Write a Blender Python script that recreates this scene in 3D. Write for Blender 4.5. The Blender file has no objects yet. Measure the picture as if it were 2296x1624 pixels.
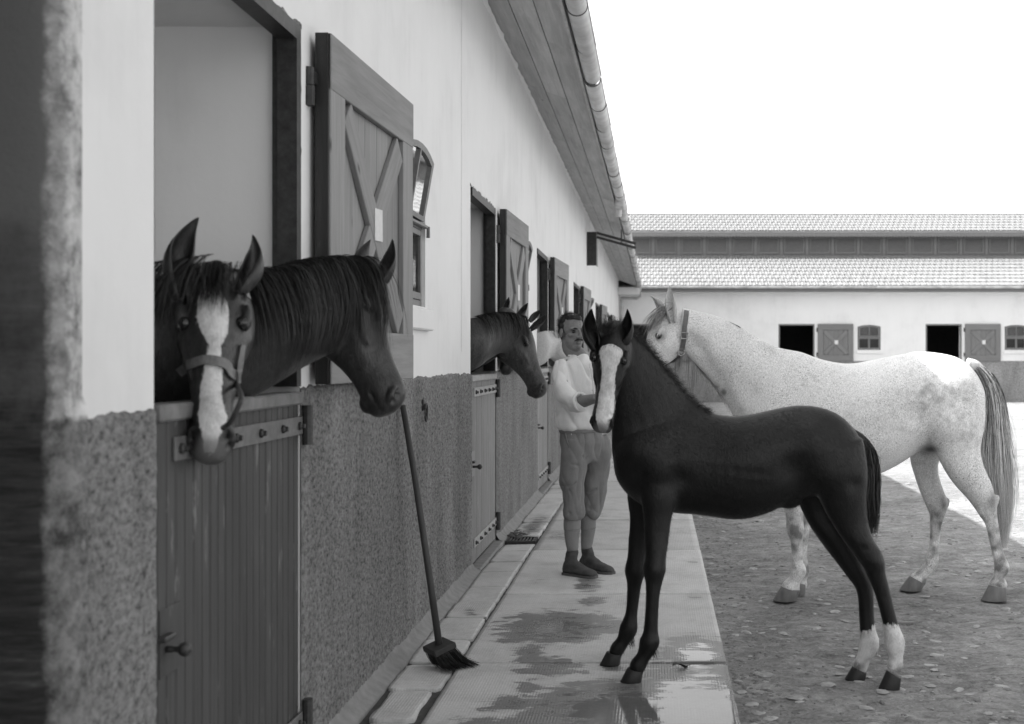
import bpy, math, random
import numpy as np
from mathutils import Vector, Matrix
from mathutils.bvhtree import BVHTree
from mathutils import noise as mnoise

random.seed(7)
RNG = np.random.default_rng(7)
SC = bpy.context.scene
COL = SC.collection

# ------------------------------------------------------------------ camera, sky, sun, exposure
FP = 2640.0            # focal length in 2296-wide photo pixels
VX, VY = 1470.0, 803.0 # vanishing point of the stable wall
CAMH = 1.41
cam_data = bpy.data.cameras.new("camera")
cam = bpy.data.objects.new("camera", cam_data)
COL.objects.link(cam)
cam.location = (0, 0, CAMH)
cam.rotation_euler = (math.radians(90), 0, 0)
cam_data.sensor_width = 36.0
cam_data.lens = 36.0 * FP / 2296.0
cam_data.shift_x = (1148.0 - VX) / 2296.0
cam_data.shift_y = -(812.0 - VY) / 2296.0
cam_data.clip_start = 0.05
cam_data.clip_end = 3000
cam_data.dof.use_dof = True
cam_data.dof.focus_distance = 6.6
cam_data.dof.aperture_fstop = 3.6
SC.camera = cam

SUN_DIR = Vector((1.0, -0.07, -1.153)).normalized()     # the way the light travels
world = bpy.data.worlds.new("World")
SC.world = world
world.use_nodes = True
wn = world.node_tree
for n in list(wn.nodes):
    wn.nodes.remove(n)
w_out = wn.nodes.new("ShaderNodeOutputWorld")
w_bg = wn.nodes.new("ShaderNodeBackground")
w_bw = wn.nodes.new("ShaderNodeRGBToBW")
w_sky = wn.nodes.new("ShaderNodeTexSky")
w_sky.sky_type = 'NISHITA'
w_sky.sun_disc = False
to_sun = -SUN_DIR
w_sky.sun_elevation = math.asin(to_sun.z)
w_sky.sun_rotation = math.atan2(to_sun.x, to_sun.y)
w_sky.air_density = 1.0
w_sky.dust_density = 3.0
w_sky.ozone_density = 1.0
wn.links.new(w_sky.outputs[0], w_bw.inputs[0])
wn.links.new(w_bw.outputs[0], w_bg.inputs[0])
wn.links.new(w_bg.outputs[0], w_out.inputs[0])
w_bg.inputs[1].default_value = 0.15

sun_data = bpy.data.lights.new("sun", 'SUN')
sun_data.energy = 2.6
sun_data.angle = math.radians(0.5)
sun_data.color = (1.0, 1.0, 1.0)
sun = bpy.data.objects.new("sun", sun_data)
COL.objects.link(sun)
sun.location = (-20, 3, 25)
sun.rotation_euler = SUN_DIR.to_track_quat('-Z', 'Y').to_euler()

SC.view_settings.view_transform = 'Standard'
SC.view_settings.look = 'None'
SC.view_settings.gamma = 1.0
SC.view_settings.use_curve_mapping = False
SC.view_settings.exposure = 1.92
SC.render.engine = 'CYCLES'
SC.cycles.use_denoising = True
SC.cycles.max_bounces = 8
SC.cycles.diffuse_bounces = 5
SC.cycles.glossy_bounces = 4
SC.cycles.transmission_bounces = 6
SC.cycles.caustics_reflective = False
SC.cycles.caustics_refractive = False
SC.cycles.sample_clamp_indirect = 8.0

# ------------------------------------------------------------------ helpers
GZ = -0.06   # level of the earth yard (pavement top is 0)

def P(px, py, Y):
    return Vector(((px - VX) * Y / FP, Y, CAMH - (py - VY) * Y / FP))

def GP(px, py, z=0.0):
    Y = (CAMH - z) * FP / (py - VY)
    return Vector(((px - VX) * Y / FP, Y, z))

def wloc(o):
    v = Vector((0, 0, 0))
    while o is not None:
        v = v + o.location
        o = o.parent
    return v

def setp(o, **k):
    for a, b in k.items():
        if b is not None:
            o[a] = b
    return o

def thing(name, label, cat, loc=(0, 0, 0), group=None):
    o = bpy.data.objects.new(name, None)
    o.empty_display_size = 0.2
    COL.objects.link(o)
    o.location = loc
    setp(o, label=label, category=cat, group=group)
    return o

def mkmesh(name, V, F, mat=None, smooth=False):
    me = bpy.data.meshes.new(name)
    if isinstance(V, np.ndarray):
        V = V.tolist()
    if isinstance(F, np.ndarray):
        F = F.tolist()
    me.from_pydata([tuple(v) for v in V], [], F)
    if mat is not None:
        me.materials.append(mat)
    if smooth:
        me.polygons.foreach_set("use_smooth", [True] * len(me.polygons))
    me.update()
    return me

def ob(name, V, F, mat, parent=None, smooth=False, local=False, **props):
    """one mesh object; V in world coordinates unless local"""
    V = np.asarray([tuple(v) for v in V] if not isinstance(V, np.ndarray) else V, dtype=float)
    if parent is not None and not local:
        V = V - np.array(wloc(parent))
    o = bpy.data.objects.new(name, mkmesh(name, V, F, mat, smooth))
    COL.objects.link(o)
    o.parent = parent
    setp(o, **props)
    return o

def piece(name, me, loc, parent=None, rot=None, **props):
    """an object sharing mesh data; loc in world coordinates"""
    o = bpy.data.objects.new(name, me)
    COL.objects.link(o)
    if parent is not None:
        loc = Vector(loc) - wloc(parent)
        o.parent = parent
    o.location = loc
    if rot is not None:
        o.rotation_euler = rot
    setp(o, **props)
    return o

def copy_tree(o, parent=None):
    c = o.copy()
    COL.objects.link(c)
    c.parent = parent
    for ch in o.children:
        copy_tree(ch, c)
    return c

class MB:
    def __init__(self):
        self.V = []; self.F = []; self.n = 0
    def add(self, V, F):
        V = [tuple(v) for v in V]
        self.V += V
        self.F += [tuple(i + self.n for i in f) for f in F]
        self.n += len(V)
        return self
    def box(self, x0, x1, y0, y1, z0, z1, ch=0.0):
        return self.add(*cbox(((x0+x1)/2, (y0+y1)/2, (z0+z1)/2), ((x1-x0)/2, (y1-y0)/2, (z1-z0)/2), ch))
    def tube(self, pts, r, n=10, caps=True):
        return self.add(*tube(pts, r, n, caps))
    def ob(self, name, mat, parent=None, smooth=False, local=False, **p):
        return ob(name, self.V, self.F, mat, parent, smooth, local, **p)
    def mesh(self, name, mat, smooth=False):
        return mkmesh(name, self.V, self.F, mat, smooth)

def cbox(c, h, ch=0.0, axes=None):
    """box with chamfered edges (24 verts) or plain"""
    V = []; F = []
    if ch <= 0:
        for sx in (-1, 1):
            for sy in (-1, 1):
                for sz in (-1, 1):
                    V.append((sx*h[0], sy*h[1], sz*h[2]))
        F = [(0,1,3,2), (4,6,7,5), (0,4,5,1), (2,3,7,6), (0,2,6,4), (1,5,7,3)]
    else:
        idx = {}
        for ax in range(3):
            for s in (-1, 1):
                for a in (-1, 1):
                    for b in (-1, 1):
                        o1, o2 = (ax+1) % 3, (ax+2) % 3
                        p = [0, 0, 0]
                        p[ax] = s*h[ax]; p[o1] = a*(h[o1]-ch); p[o2] = b*(h[o2]-ch)
                        sg = [0, 0, 0]; sg[ax] = s; sg[o1] = a; sg[o2] = b
                        idx[(ax, tuple(sg))] = len(V); V.append(tuple(p))
        for ax in range(3):
            o1, o2 = (ax+1) % 3, (ax+2) % 3
            for s in (-1, 1):
                q = []
                for a, b in ((-1,-1),(1,-1),(1,1),(-1,1)):
                    sg = [0,0,0]; sg[ax] = s; sg[o1] = a; sg[o2] = b
                    q.append(idx[(ax, tuple(sg))])
                F.append(tuple(q if s > 0 else q[::-1]))
        for ax in range(3):      # edges along axis ax
            o1, o2 = (ax+1) % 3, (ax+2) % 3
            for a in (-1, 1):
                for b in (-1, 1):
                    sg0 = [0,0,0]; sg0[ax] = -1; sg0[o1] = a; sg0[o2] = b
                    sg1 = list(sg0); sg1[ax] = 1
                    q = [idx[(o1, tuple(sg0))], idx[(o1, tuple(sg1))], idx[(o2, tuple(sg1))], idx[(o2, tuple(sg0))]]
                    F.append(tuple(q if a*b < 0 else q[::-1]))
        for sx in (-1, 1):
            for sy in (-1, 1):
                for sz in (-1, 1):
                    q = [idx[(0,(sx,sy,sz))], idx[(1,(sx,sy,sz))], idx[(2,(sx,sy,sz))]]
                    F.append(tuple(q if sx*sy*sz > 0 else q[::-1]))
    if axes is not None:
        ax = [Vector(a) for a in axes]
        V = [ax[0]*v[0] + ax[1]*v[1] + ax[2]*v[2] for v in V]
    V = [(v[0]+c[0], v[1]+c[1], v[2]+c[2]) for v in V]
    return V, F

def frame_from(t, up=(0, 0, 1)):
    t = Vector(t).normalized()
    u = Vector(up)
    u = u - t*u.dot(t)
    if u.length < 1e-5:
        u = Vector((1, 0, 0)) - t*t.x
    u.normalize()
    s = t.cross(u)
    return t, u, s

def loft(rings, close_ends=True):
    n = len(rings[0]); V = []; F = []
    for r in rings:
        V += [tuple(p) for p in r]
    m = len(rings)
    for i in range(m-1):
        for j in range(n):
            a = i*n+j; b = i*n+(j+1) % n
            F.append((a, b, b+n, a+n))
    if close_ends:
        for i, flip in ((0, True), (m-1, False)):
            c = sum((Vector(p) for p in rings[i]), Vector())/n
            V.append(tuple(c)); k = len(V)-1
            for j in range(n):
                a = i*n+j; b = i*n+(j+1) % n
                F.append((b, a, k) if flip else (a, b, k))
    return V, F

def tube(pts, r, n=10, caps=True, up=(0, 0, 1)):
    pts = [Vector(p) for p in pts]
    rr = r if hasattr(r, '__len__') else [r]*len(pts)
    rings = []
    for i, p in enumerate(pts):
        t = (pts[min(i+1, len(pts)-1)] - pts[max(i-1, 0)])
        t, u, s = frame_from(t, up)
        rings.append([p + (u*math.cos(2*math.pi*j/n) + s*math.sin(2*math.pi*j/n))*rr[i] for j in range(n)])
    return loft(rings, caps)

def crom(vals, k):
    """Catmull-Rom resampling of a list of rows (numpy)"""
    A = np.asarray(vals, dtype=float)
    if len(A) < 3:
        t = np.linspace(0, 1, k+1)[:, None]
        return A[0]*(1-t) + A[1]*t
    out = []
    n = len(A)
    for i in range(n-1):
        p0 = A[max(i-1, 0)]; p1 = A[i]; p2 = A[i+1]; p3 = A[min(i+2, n-1)]
        if i == 0: p0 = 2*p1-p2
        if i == n-2: p3 = 2*p2-p1
        for j in range(k):
            t = j/k
            out.append(0.5*((2*p1)+(-p0+p2)*t+(2*p0-5*p1+4*p2-p3)*t*t+(-p0+3*p1-3*p2+p3)*t**3))
    out.append(A[-1])
    return np.array(out)

# ------------------------------------------------------------------ materials
class NT:
    def __init__(self, name):
        self.m = bpy.data.materials.new(name)
        self.m.use_nodes = True
        self.t = self.m.node_tree
        for n in list(self.t.nodes):
            self.t.nodes.remove(n)
        self.out = self.t.nodes.new("ShaderNodeOutputMaterial")
        self.b = self.t.nodes.new("ShaderNodeBsdfPrincipled")
        self.t.links.new(self.b.outputs[0], self.out.inputs[0])
    def n(self, typ, **k):
        nd = self.t.nodes.new(typ)
        for a, v in k.items():
            setattr(nd, a, v)
        return nd
    def l(self, a, b):
        self.t.links.new(a, b)
    def val(self, sock, v):
        if hasattr(v, 'is_output') or isinstance(v, bpy.types.NodeSocket):
            self.l(v, sock)
        else:
            sock.default_value = v
    def coord(self, kind='Position', scale=(1, 1, 1), rnd=False):
        if kind == 'Position':
            s = self.n("ShaderNodeNewGeometry").outputs['Position']
        else:
            s = self.n("ShaderNodeTexCoord").outputs[kind]
        if rnd:
            oi = self.n("ShaderNodeObjectInfo")
            ad = self.n("ShaderNodeVectorMath", operation='MULTIPLY_ADD')
            cb = self.n("ShaderNodeCombineXYZ")
            for i in range(3):
                self.l(oi.outputs['Random'], cb.inputs[i])
            self.l(cb.outputs[0], ad.inputs[0])
            ad.inputs[1].default_value = (37.0, 17.0, 53.0)
            self.l(s, ad.inputs[2])
            s = ad.outputs[0]
        mp = self.n("ShaderNodeMapping")
        mp.inputs['Scale'].default_value = scale
        self.l(s, mp.inputs[0])
        return mp.outputs[0]
    def noise(self, co, scale=5, detail=4, rough=0.55, dist=0.0):
        nd = self.n("ShaderNodeTexNoise")
        self.l(co, nd.inputs['Vector'])
        nd.inputs['Scale'].default_value = scale
        nd.inputs['Detail'].default_value = detail
        nd.inputs['Roughness'].default_value = rough
        nd.inputs['Distortion'].default_value = dist
        return nd.outputs[0]
    def voro(self, co, scale=5, feat='F1', out='Distance'):
        nd = self.n("ShaderNodeTexVoronoi", feature=feat)
        self.l(co, nd.inputs['Vector'])
        nd.inputs['Scale'].default_value = scale
        return nd.outputs[out]
    def ramp(self, v, *stops, interp='LINEAR'):
        """stops = (pos, grey)"""
        r = self.n("ShaderNodeValToRGB")
        r.color_ramp.interpolation = interp
        els = r.color_ramp.elements
        while len(els) < len(stops):
            els.new(0.5)
        for e, (p, g) in zip(els, stops):
            e.position = p
            e.color = (g, g, g, 1)
        self.l(v, r.inputs[0])
        return r.outputs[0]
    def math(self, op, a, b=None, c=None, clamp=False):
        nd = self.n("ShaderNodeMath", operation=op)
        nd.use_clamp = clamp
        self.val(nd.inputs[0], a)
        if b is not None: self.val(nd.inputs[1], b)
        if c is not None: self.val(nd.inputs[2], c)
        return nd.outputs[0]
    def mix(self, f, a, b):
        nd = self.n("ShaderNodeMix", data_type='RGBA')
        for s, v in ((nd.inputs[0], f), (nd.inputs[6], a), (nd.inputs[7], b)):
            if isinstance(v, bpy.types.NodeSocket):
                self.l(v, s)
            elif s is nd.inputs[0] or not hasattr(s.default_value, '__len__'):
                s.default_value = v
            else:
                s.default_value = (v, v, v, 1)
        return nd.outputs[2]
    def attr(self, name):
        a = self.n("ShaderNodeAttribute", attribute_name=name)
        return a.outputs['Fac']
    def color(self, v):
        if isinstance(v, bpy.types.NodeSocket):
            self.l(v, self.b.inputs['Base Color'])
        else:
            self.b.inputs['Base Color'].default_value = (v, v, v, 1)
    def rough(self, v):
        self.val(self.b.inputs['Roughness'], v)
    def spec(self, v):
        self.val(self.b.inputs['Specular IOR Level'], v)
    def bump(self, h, strength=0.3, dist=0.01):
        bp = self.n("ShaderNodeBump")
        bp.inputs['Strength'].default_value = strength
        bp.inputs['Distance'].default_value = dist
        self.l(h, bp.inputs['Height'])
        if getattr(self, '_bump', None) is not None:
            self.l(self._bump, bp.inputs['Normal'])
        self._bump = bp.outputs[0]
        self.l(bp.outputs[0], self.b.inputs['Normal'])
    def scale_color(self, c, f):
        """multiply a colour by a scalar socket"""
        nd = self.n("ShaderNodeMix", data_type='RGBA', blend_type='MULTIPLY')
        nd.inputs[0].default_value = 1.0
        self.val(nd.inputs[6], c) if isinstance(c, bpy.types.NodeSocket) else setattr(nd.inputs[6], 'default_value', (c, c, c, 1))
        self.l(f, nd.inputs[7])
        return nd.outputs[2]

M = {}
def plaster(name, base, stain=0.05, streak=0.22):
    t = NT(name)
    co = t.coord('Position')
    st = t.coord('Position', (3.0, 3.0, 0.35))
    a = t.noise(co, 1.3, 6, 0.6)
    b = t.noise(st, 4.0, 5, 0.65)
    c = t.noise(co, 26, 5, 0.7)
    h = t.math('ADD', t.math('MULTIPLY', a, 0.75), t.math('MULTIPLY', b, streak))
    col = t.ramp(h, (0.25, base*(1-stain*3.0)), (0.48, base), (0.7, min(0.9, base*(1+stain))))
    scr = t.noise(t.coord('Position', (0.6, 0.6, 6)), 9.0, 8, 0.8)
    col = t.scale_color(col, t.ramp(scr, (0.72, 1.0), (0.79, 0.80)))
    spots = t.ramp(t.noise(co, 7.0, 8, 0.75), (0.70, 1.0), (0.78, 0.72))
    col = t.scale_color(col, spots)
    t.color(col); t.rough(0.9); t.spec(0.2)
    t.bump(c, 0.25, 0.004); t.bump(t.noise(co, 5, 3), 0.25, 0.012)
    return t.m

def simple(name, base, rough=0.7, var=0.25, scale=20, bump=0.2, dist=0.003, spec=0.4, kind='Object', stretch=(1,1,1), rnd=True, metal=0.0, objvar=0.0):
    t = NT(name)
    co = t.coord(kind, stretch, rnd)
    a = t.noise(co, scale, 6, 0.62)
    col = t.ramp(a, (0.28, base*(1-var)), (0.72, base*(1+var)))
    if objvar > 0:
        oi = t.n("ShaderNodeObjectInfo")
        f = t.math('MULTIPLY_ADD', oi.outputs['Random'], 2*objvar, 1-objvar)
        col = t.scale_color(col, f)
    t.color(col); t.rough(rough); t.spec(spec)
    t.b.inputs['Metallic'].default_value = metal
    if bump > 0:
        t.bump(a, bump, dist)
    return t.m

def wood(name, base, var=0.35, scuff=0.0, rough=0.7, knots=True, objvar=0.1, spec=0.3, grain=1.0):
    """long axis of the piece is local Z"""
    t = NT(name)
    co = t.coord('Object', (1, 1, 0.06), True)
    g = t.noise(co, 38*grain, 6, 0.65, 0.6)
    co2 = t.coord('Object', (1, 1, 0.25), True)
    big = t.noise(co2, 5, 4, 0.6)
    h = t.math('ADD', t.math('MULTIPLY', g, 0.6), t.math('MULTIPLY', big, 0.4))
    col = t.ramp(h, (0.30, base*(1-var)), (0.5, base), (0.70, base*(1+var)))
    if knots:
        k = t.voro(t.coord('Object', (1, 1, 0.45), True), 5.0)
        col = t.scale_color(col, t.ramp(k, (0.02, 0.35), (0.075, 1.0)))
    if scuff > 0:
        s = t.ramp(t.noise(t.coord('Object', (2, 2, 0.5), True), 9, 7, 0.7), (0.60, 0.0), (0.68, 1.0))
        col = t.mix(t.math('MULTIPLY', s, scuff), col, min(0.6, base*3.0))
    if objvar > 0:
        oi = t.n("ShaderNodeObjectInfo")
        col = t.scale_color(col, t.math('MULTIPLY_ADD', oi.outputs['Random'], 2*objvar, 1-objvar))
    t.color(col); t.rough(rough); t.spec(spec)
    t.bump(g, 0.35, 0.002)
    return t.m

M['plaster'] = plaster('white plaster', 0.74)
M['plaster_in'] = plaster('inner plaster', 0.84, 0.06)
M['plaster_far'] = plaster('far plaster', 0.72, 0.05)

def roughcast(name, lo, hi, scale=75):
    t = NT(name)
    co = t.coord('Position', (1, 0.62, 0.9))
    n1 = t.noise(co, scale*0.80, 6, 0.72)
    n2 = t.noise(co, scale*2.4, 3, 0.7)
    v = t.voro(co, scale*1.15)
    big = t.noise(t.coord('Position', (2, 2, 0.6)), 1.6, 6, 0.65)
    h = t.math('ADD', t.math('MULTIPLY', n1, 0.72), t.math('ADD', t.math('MULTIPLY', n2, 0.22), t.math('MULTIPLY', v, 0.10)))
    h = t.math('ADD', h, t.math('MULTIPLY', t.math('SUBTRACT', big, 0.5), 0.10))
    col = t.ramp(h, (0.37, lo*0.45), (0.44, lo*1.1), (0.53, (lo+hi)*0.52), (0.66, hi))
    col = t.scale_color(col, t.ramp(big, (0.3, 0.80), (0.7, 1.14)))
    pale = t.ramp(t.noise(t.coord('Position', (3, 3, 0.5)), 3.2, 7, 0.7), (0.63, 0.0), (0.72, 1.0))
    col = t.mix(t.math('MULTIPLY', pale, 0.22), col, hi*1.3)
    t.color(col); t.rough(0.95); t.spec(0.15)
    t.bump(h, 0.9, 0.016)
    return t.m
M['roughcast'] = roughcast('roughcast render', 0.115, 0.30)
M['roughcast_far'] = roughcast('far roughcast render', 0.16, 0.36, 30)

t = NT('dirty shaded jamb plaster')  # dark tone holds the reveal's shade as well as dirt, deeper towards the foot
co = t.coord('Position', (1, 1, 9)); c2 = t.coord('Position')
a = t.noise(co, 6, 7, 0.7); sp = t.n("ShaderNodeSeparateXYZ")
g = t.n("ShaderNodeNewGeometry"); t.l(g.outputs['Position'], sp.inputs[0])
grime_shade = t.math('ADD', t.math('MULTIPLY', sp.outputs['Z'], 0.42), t.math('MULTIPLY', t.noise(c2, 3, 6, 0.7), 0.55))
col = t.mix(t.ramp(grime_shade, (0.86, 1.0), (1.12, 0.0)), 0.15, t.ramp(a, (0.38, 0.016), (0.6, 0.045), (0.74, 0.12)))
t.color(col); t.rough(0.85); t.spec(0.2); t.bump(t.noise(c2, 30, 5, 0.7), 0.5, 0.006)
M['dirty_shaded_jamb'] = t.m

t = NT('worn shaded pier edge')  # jamb shade and dirt painted dark, fading through wear to plain plaster
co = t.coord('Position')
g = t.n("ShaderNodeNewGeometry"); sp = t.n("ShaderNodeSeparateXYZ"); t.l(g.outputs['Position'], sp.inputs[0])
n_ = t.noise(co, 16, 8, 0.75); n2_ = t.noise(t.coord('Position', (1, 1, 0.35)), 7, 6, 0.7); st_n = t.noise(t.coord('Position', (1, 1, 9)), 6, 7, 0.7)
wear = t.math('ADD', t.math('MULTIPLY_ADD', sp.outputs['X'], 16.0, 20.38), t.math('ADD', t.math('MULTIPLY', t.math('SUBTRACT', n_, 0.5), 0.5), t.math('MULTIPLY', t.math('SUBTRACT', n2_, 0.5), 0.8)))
grime_shade = t.math('ADD', t.math('MULTIPLY', sp.outputs['Z'], 0.42), t.math('MULTIPLY', t.noise(co, 3, 6, 0.7), 0.55))
dark = t.mix(t.ramp(grime_shade, (0.80, 1.0), (1.15, 0.0)), 0.105, t.ramp(st_n, (0.38, 0.014), (0.6, 0.038), (0.74, 0.10)))
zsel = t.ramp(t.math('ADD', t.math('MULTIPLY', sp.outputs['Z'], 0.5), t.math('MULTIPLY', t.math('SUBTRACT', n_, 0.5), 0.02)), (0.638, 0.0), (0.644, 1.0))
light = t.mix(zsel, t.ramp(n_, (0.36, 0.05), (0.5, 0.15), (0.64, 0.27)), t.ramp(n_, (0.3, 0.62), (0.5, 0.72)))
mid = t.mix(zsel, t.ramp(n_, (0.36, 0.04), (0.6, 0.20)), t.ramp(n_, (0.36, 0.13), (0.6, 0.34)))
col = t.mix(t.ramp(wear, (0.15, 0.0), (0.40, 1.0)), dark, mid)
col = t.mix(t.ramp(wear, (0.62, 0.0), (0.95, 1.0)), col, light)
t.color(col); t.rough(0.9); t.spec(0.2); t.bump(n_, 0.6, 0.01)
M['worn_shaded_plaster'] = t.m
M['door_wood'] = wood('painted door boards', 0.060, 0.38, 0.85, 0.6, True, 0.12)
M['door_wood_pale'] = wood('weathered door boards', 0.24, 0.25, 0.3, 0.7, False, 0.08)
M['door_cap'] = simple('worn door cap', 0.17, 0.6, 0.35, 14, 0.3)
M['shutter_wood'] = wood('bare shutter boards', 0.225, 0.28, 0.0, 0.75, True, 0.08)
M['shutter_edge'] = wood('dark frame timber', 0.03, 0.5, 0.6, 0.6, False, 0.1)
M['frame_dark'] = simple('dark chipped frame paint', 0.026, 0.5, 0.6, 30, 0.3)
M['strap'] = simple('grey iron strap', 0.13, 0.55, 0.3, 30, 0.3, metal=0.0)
M['strap_pale'] = simple('pale iron strap', 0.34, 0.55, 0.3, 30, 0.3)
M['iron'] = simple('dark iron', 0.03, 0.45, 0.5, 60, 0.3, spec=0.5)
M['soffit'] = wood('grey soffit boards', 0.42, 0.3, 0.35, 0.85, True, 0.09, grain=0.5)
M['fascia'] = simple('pale fascia', 0.42, 0.7, 0.2, 8)
M['gutter'] = simple('zinc gutter', 0.52, 0.55, 0.35, 3.0, 0.15, objvar=0.10)
M['gutter_seam'] = simple('gutter seam', 0.16, 0.6)
M['tile'] = simple('clay roof tile', 0.195, 0.8, 0.10, 9, 0.2, objvar=0.10)
M['louvre'] = simple('grey louvre paint', 0.172, 0.7, 0.12, 12, 0.1)
M['louvre_dark'] = simple('grey clerestory boards', 0.155, 0.7, 0.12, 12, 0.1)
M['shutter_far'] = wood('far shutter boards', 0.17, 0.15, 0.0, 0.8, False, 0.05)
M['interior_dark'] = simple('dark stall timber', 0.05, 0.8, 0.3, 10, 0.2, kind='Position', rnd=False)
M['bedding'] = simple('straw bedding', 0.30, 0.9, 0.3, 14, 0.5, kind='Position', rnd=False)
M['paper'] = simple('paper notice', 0.62, 0.8, 0.08, 40, 0.05)
M['win_frame'] = simple('grey window frame', 0.16, 0.5, 0.2, 20, 0.1)
M['sill'] = M['plaster']
M['broom_wood'] = wood('broom handle wood', 0.05, 0.4, 0.1, 0.5, False, 0.0)
M['broom_block'] = wood('broom block wood', 0.045, 0.3, 0.1, 0.6, False, 0.0)
M['bristle'] = simple('dark bristles', 0.014, 0.6, 0.4, 90, 0.0)
M['leather'] = simple('dark leather', 0.035, 0.45, 0.4, 50, 0.2, spec=0.5)
M['leather_mid'] = simple('worn leather', 0.13, 0.5, 0.3, 50, 0.25, spec=0.5)
M['brass'] = simple('halter metal', 0.35, 0.3, 0.2, 30, 0.0, metal=0.7)
M['hoof'] = simple('hoof horn', 0.15, 0.55, 0.35, 24, 0.3, stretch=(1, 1, 0.2))
M['hoof_dark'] = simple('dark hoof horn', 0.02, 0.5, 0.4, 24, 0.3, stretch=(1, 1, 0.2))
M['eye'] = simple('eye', 0.008, 0.06, 0.2, 20, 0.0, spec=0.6)
M['mane_dark'] = simple('dark mane hair', 0.012, 0.42, 0.4, 40, 0.0, spec=0.45)
M['mane_brown'] = simple('brown mane hair', 0.017, 0.42, 0.4, 40, 0.0, spec=0.45)
M['mane_grey'] = simple('grey mane hair', 0.30, 0.5, 0.5, 30, 0.0)
M['tail_grey'] = None
M['grate'] = M['iron']
M['fillet'] = simple('cement fillet', 0.225, 0.9, 0.22, 16, 0.4, kind='Position', rnd=False)
M['roof_top'] = simple('roof covering', 0.35, 0.8, 0.2, 3, kind='Position', rnd=False)

t = NT('window glass')
t.t.nodes.remove(t.b)
fr_ = t.n("ShaderNodeFresnel"); fr_.inputs['IOR'].default_value = 1.6
tr_ = t.n("ShaderNodeBsdfTransparent"); tr_.inputs['Color'].default_value = (0.80, 0.80, 0.80, 1)
gl_ = t.n("ShaderNodeBsdfGlossy"); gl_.inputs['Roughness'].default_value = 0.03; gl_.inputs['Color'].default_value = (0.95, 0.95, 0.95, 1)
bp_ = t.n("ShaderNodeBump"); bp_.inputs['Strength'].default_value = 0.06; bp_.inputs['Distance'].default_value = 0.02
t.l(t.noise(t.coord('Object'), 3.0, 2), bp_.inputs['Height'])
t.l(bp_.outputs[0], gl_.inputs['Normal'])
mx_ = t.n("ShaderNodeMixShader")
t.l(fr_.outputs[0], mx_.inputs[0]); t.l(tr_.outputs[0], mx_.inputs[1]); t.l(gl_.outputs[0], mx_.inputs[2])
t.l(mx_.outputs[0], t.out.inputs[0])
M['glass'] = t.m

# paving slabs: ribbed concrete with wet film where the 'wet' attribute says so
def slab_mat(name, ribbed):
    t = NT(name)
    co = t.coord('Position')
    oi = t.n("ShaderNodeObjectInfo")
    base = t.ramp(t.noise(co, 3.5, 7, 0.68), (0.3, 0.45), (0.5, 0.56), (0.72, 0.63))
    fine = t.noise(co, 55, 4, 0.7)
    base = t.scale_color(base, t.ramp(fine, (0.3, 0.86), (0.7, 1.08)))
    base = t.scale_color(base, t.math('MULTIPLY_ADD', oi.outputs['Random'], 0.16, 0.92))
    rx = t.n("ShaderNodeTexWave", wave_type='BANDS', bands_direction='X')
    rx.inputs['Scale'].default_value = 25.0; rx.inputs['Distortion'].default_value = 0.6
    t.l(co, rx.inputs[0])
    ry = t.n("ShaderNodeTexWave", wave_type='BANDS', bands_direction='Y')
    ry.inputs['Scale'].default_value = 6.5; ry.inputs['Distortion'].default_value = 0.4
    t.l(co, ry.inputs[0])
    rib = t.math('MULTIPLY', rx.outputs['Fac'], t.ramp(ry.outputs['Fac'], (0.0, 0.35), (0.35, 1.0)))
    worn = t.ramp(t.noise(co, 2.3, 5, 0.65), (0.40, 0.15), (0.62, 1.0))
    rib = t.math('MULTIPLY', rib, worn)
    if ribbed:
        base = t.scale_color(base, t.ramp(rib, (0.0, 0.95), (0.6, 1.02)))
    w = t.attr('wet')
    nz = t.noise(t.coord('Position', (1, 2.2, 1)), 6.0, 9, 0.70, 0.4)
    edge = t.math('ADD', w, t.math('MULTIPLY', t.math('SUBTRACT', nz, 0.5), 1.05))
    if ribbed:
        edge = t.math('ADD', edge, t.math('MULTIPLY', rib, -0.05))
    mask = t.ramp(edge, (0.475, 0.0), (0.515, 1.0))
    damp = t.ramp(edge, (0.30, 0.0), (0.50, 1.0))
    film = t.ramp(edge, (0.66, 0.0), (0.80, 1.0))
    dry = t.scale_color(base, t.math('MULTIPLY_ADD', damp, -0.10, 1.0))
    col = t.mix(mask, dry, t.scale_color(base, t.math('MULTIPLY_ADD', film, -0.06, 0.34)))
    t.color(col)
    t.rough(t.math('SUBTRACT', t.math('MULTIPLY_ADD', mask, -0.42, 0.82), t.math('MULTIPLY', film, 0.345)))
    t.spec(t.math('MULTIPLY_ADD', mask, 0.25, 0.3))
    h = t.math('ADD', t.math('MULTIPLY', rib, 0.6 if ribbed else 0.12), t.math('MULTIPLY', fine, 0.5))
    h2 = t.math('MULTIPLY', h, t.math('MULTIPLY_ADD', film, -0.93, 1.0))
    t.bump(h2, 0.45, 0.005)
    return t.m
M['slab'] = slab_mat('ribbed paving slab', True)
M['channel'] = slab_mat('channel paving block', False)

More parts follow.
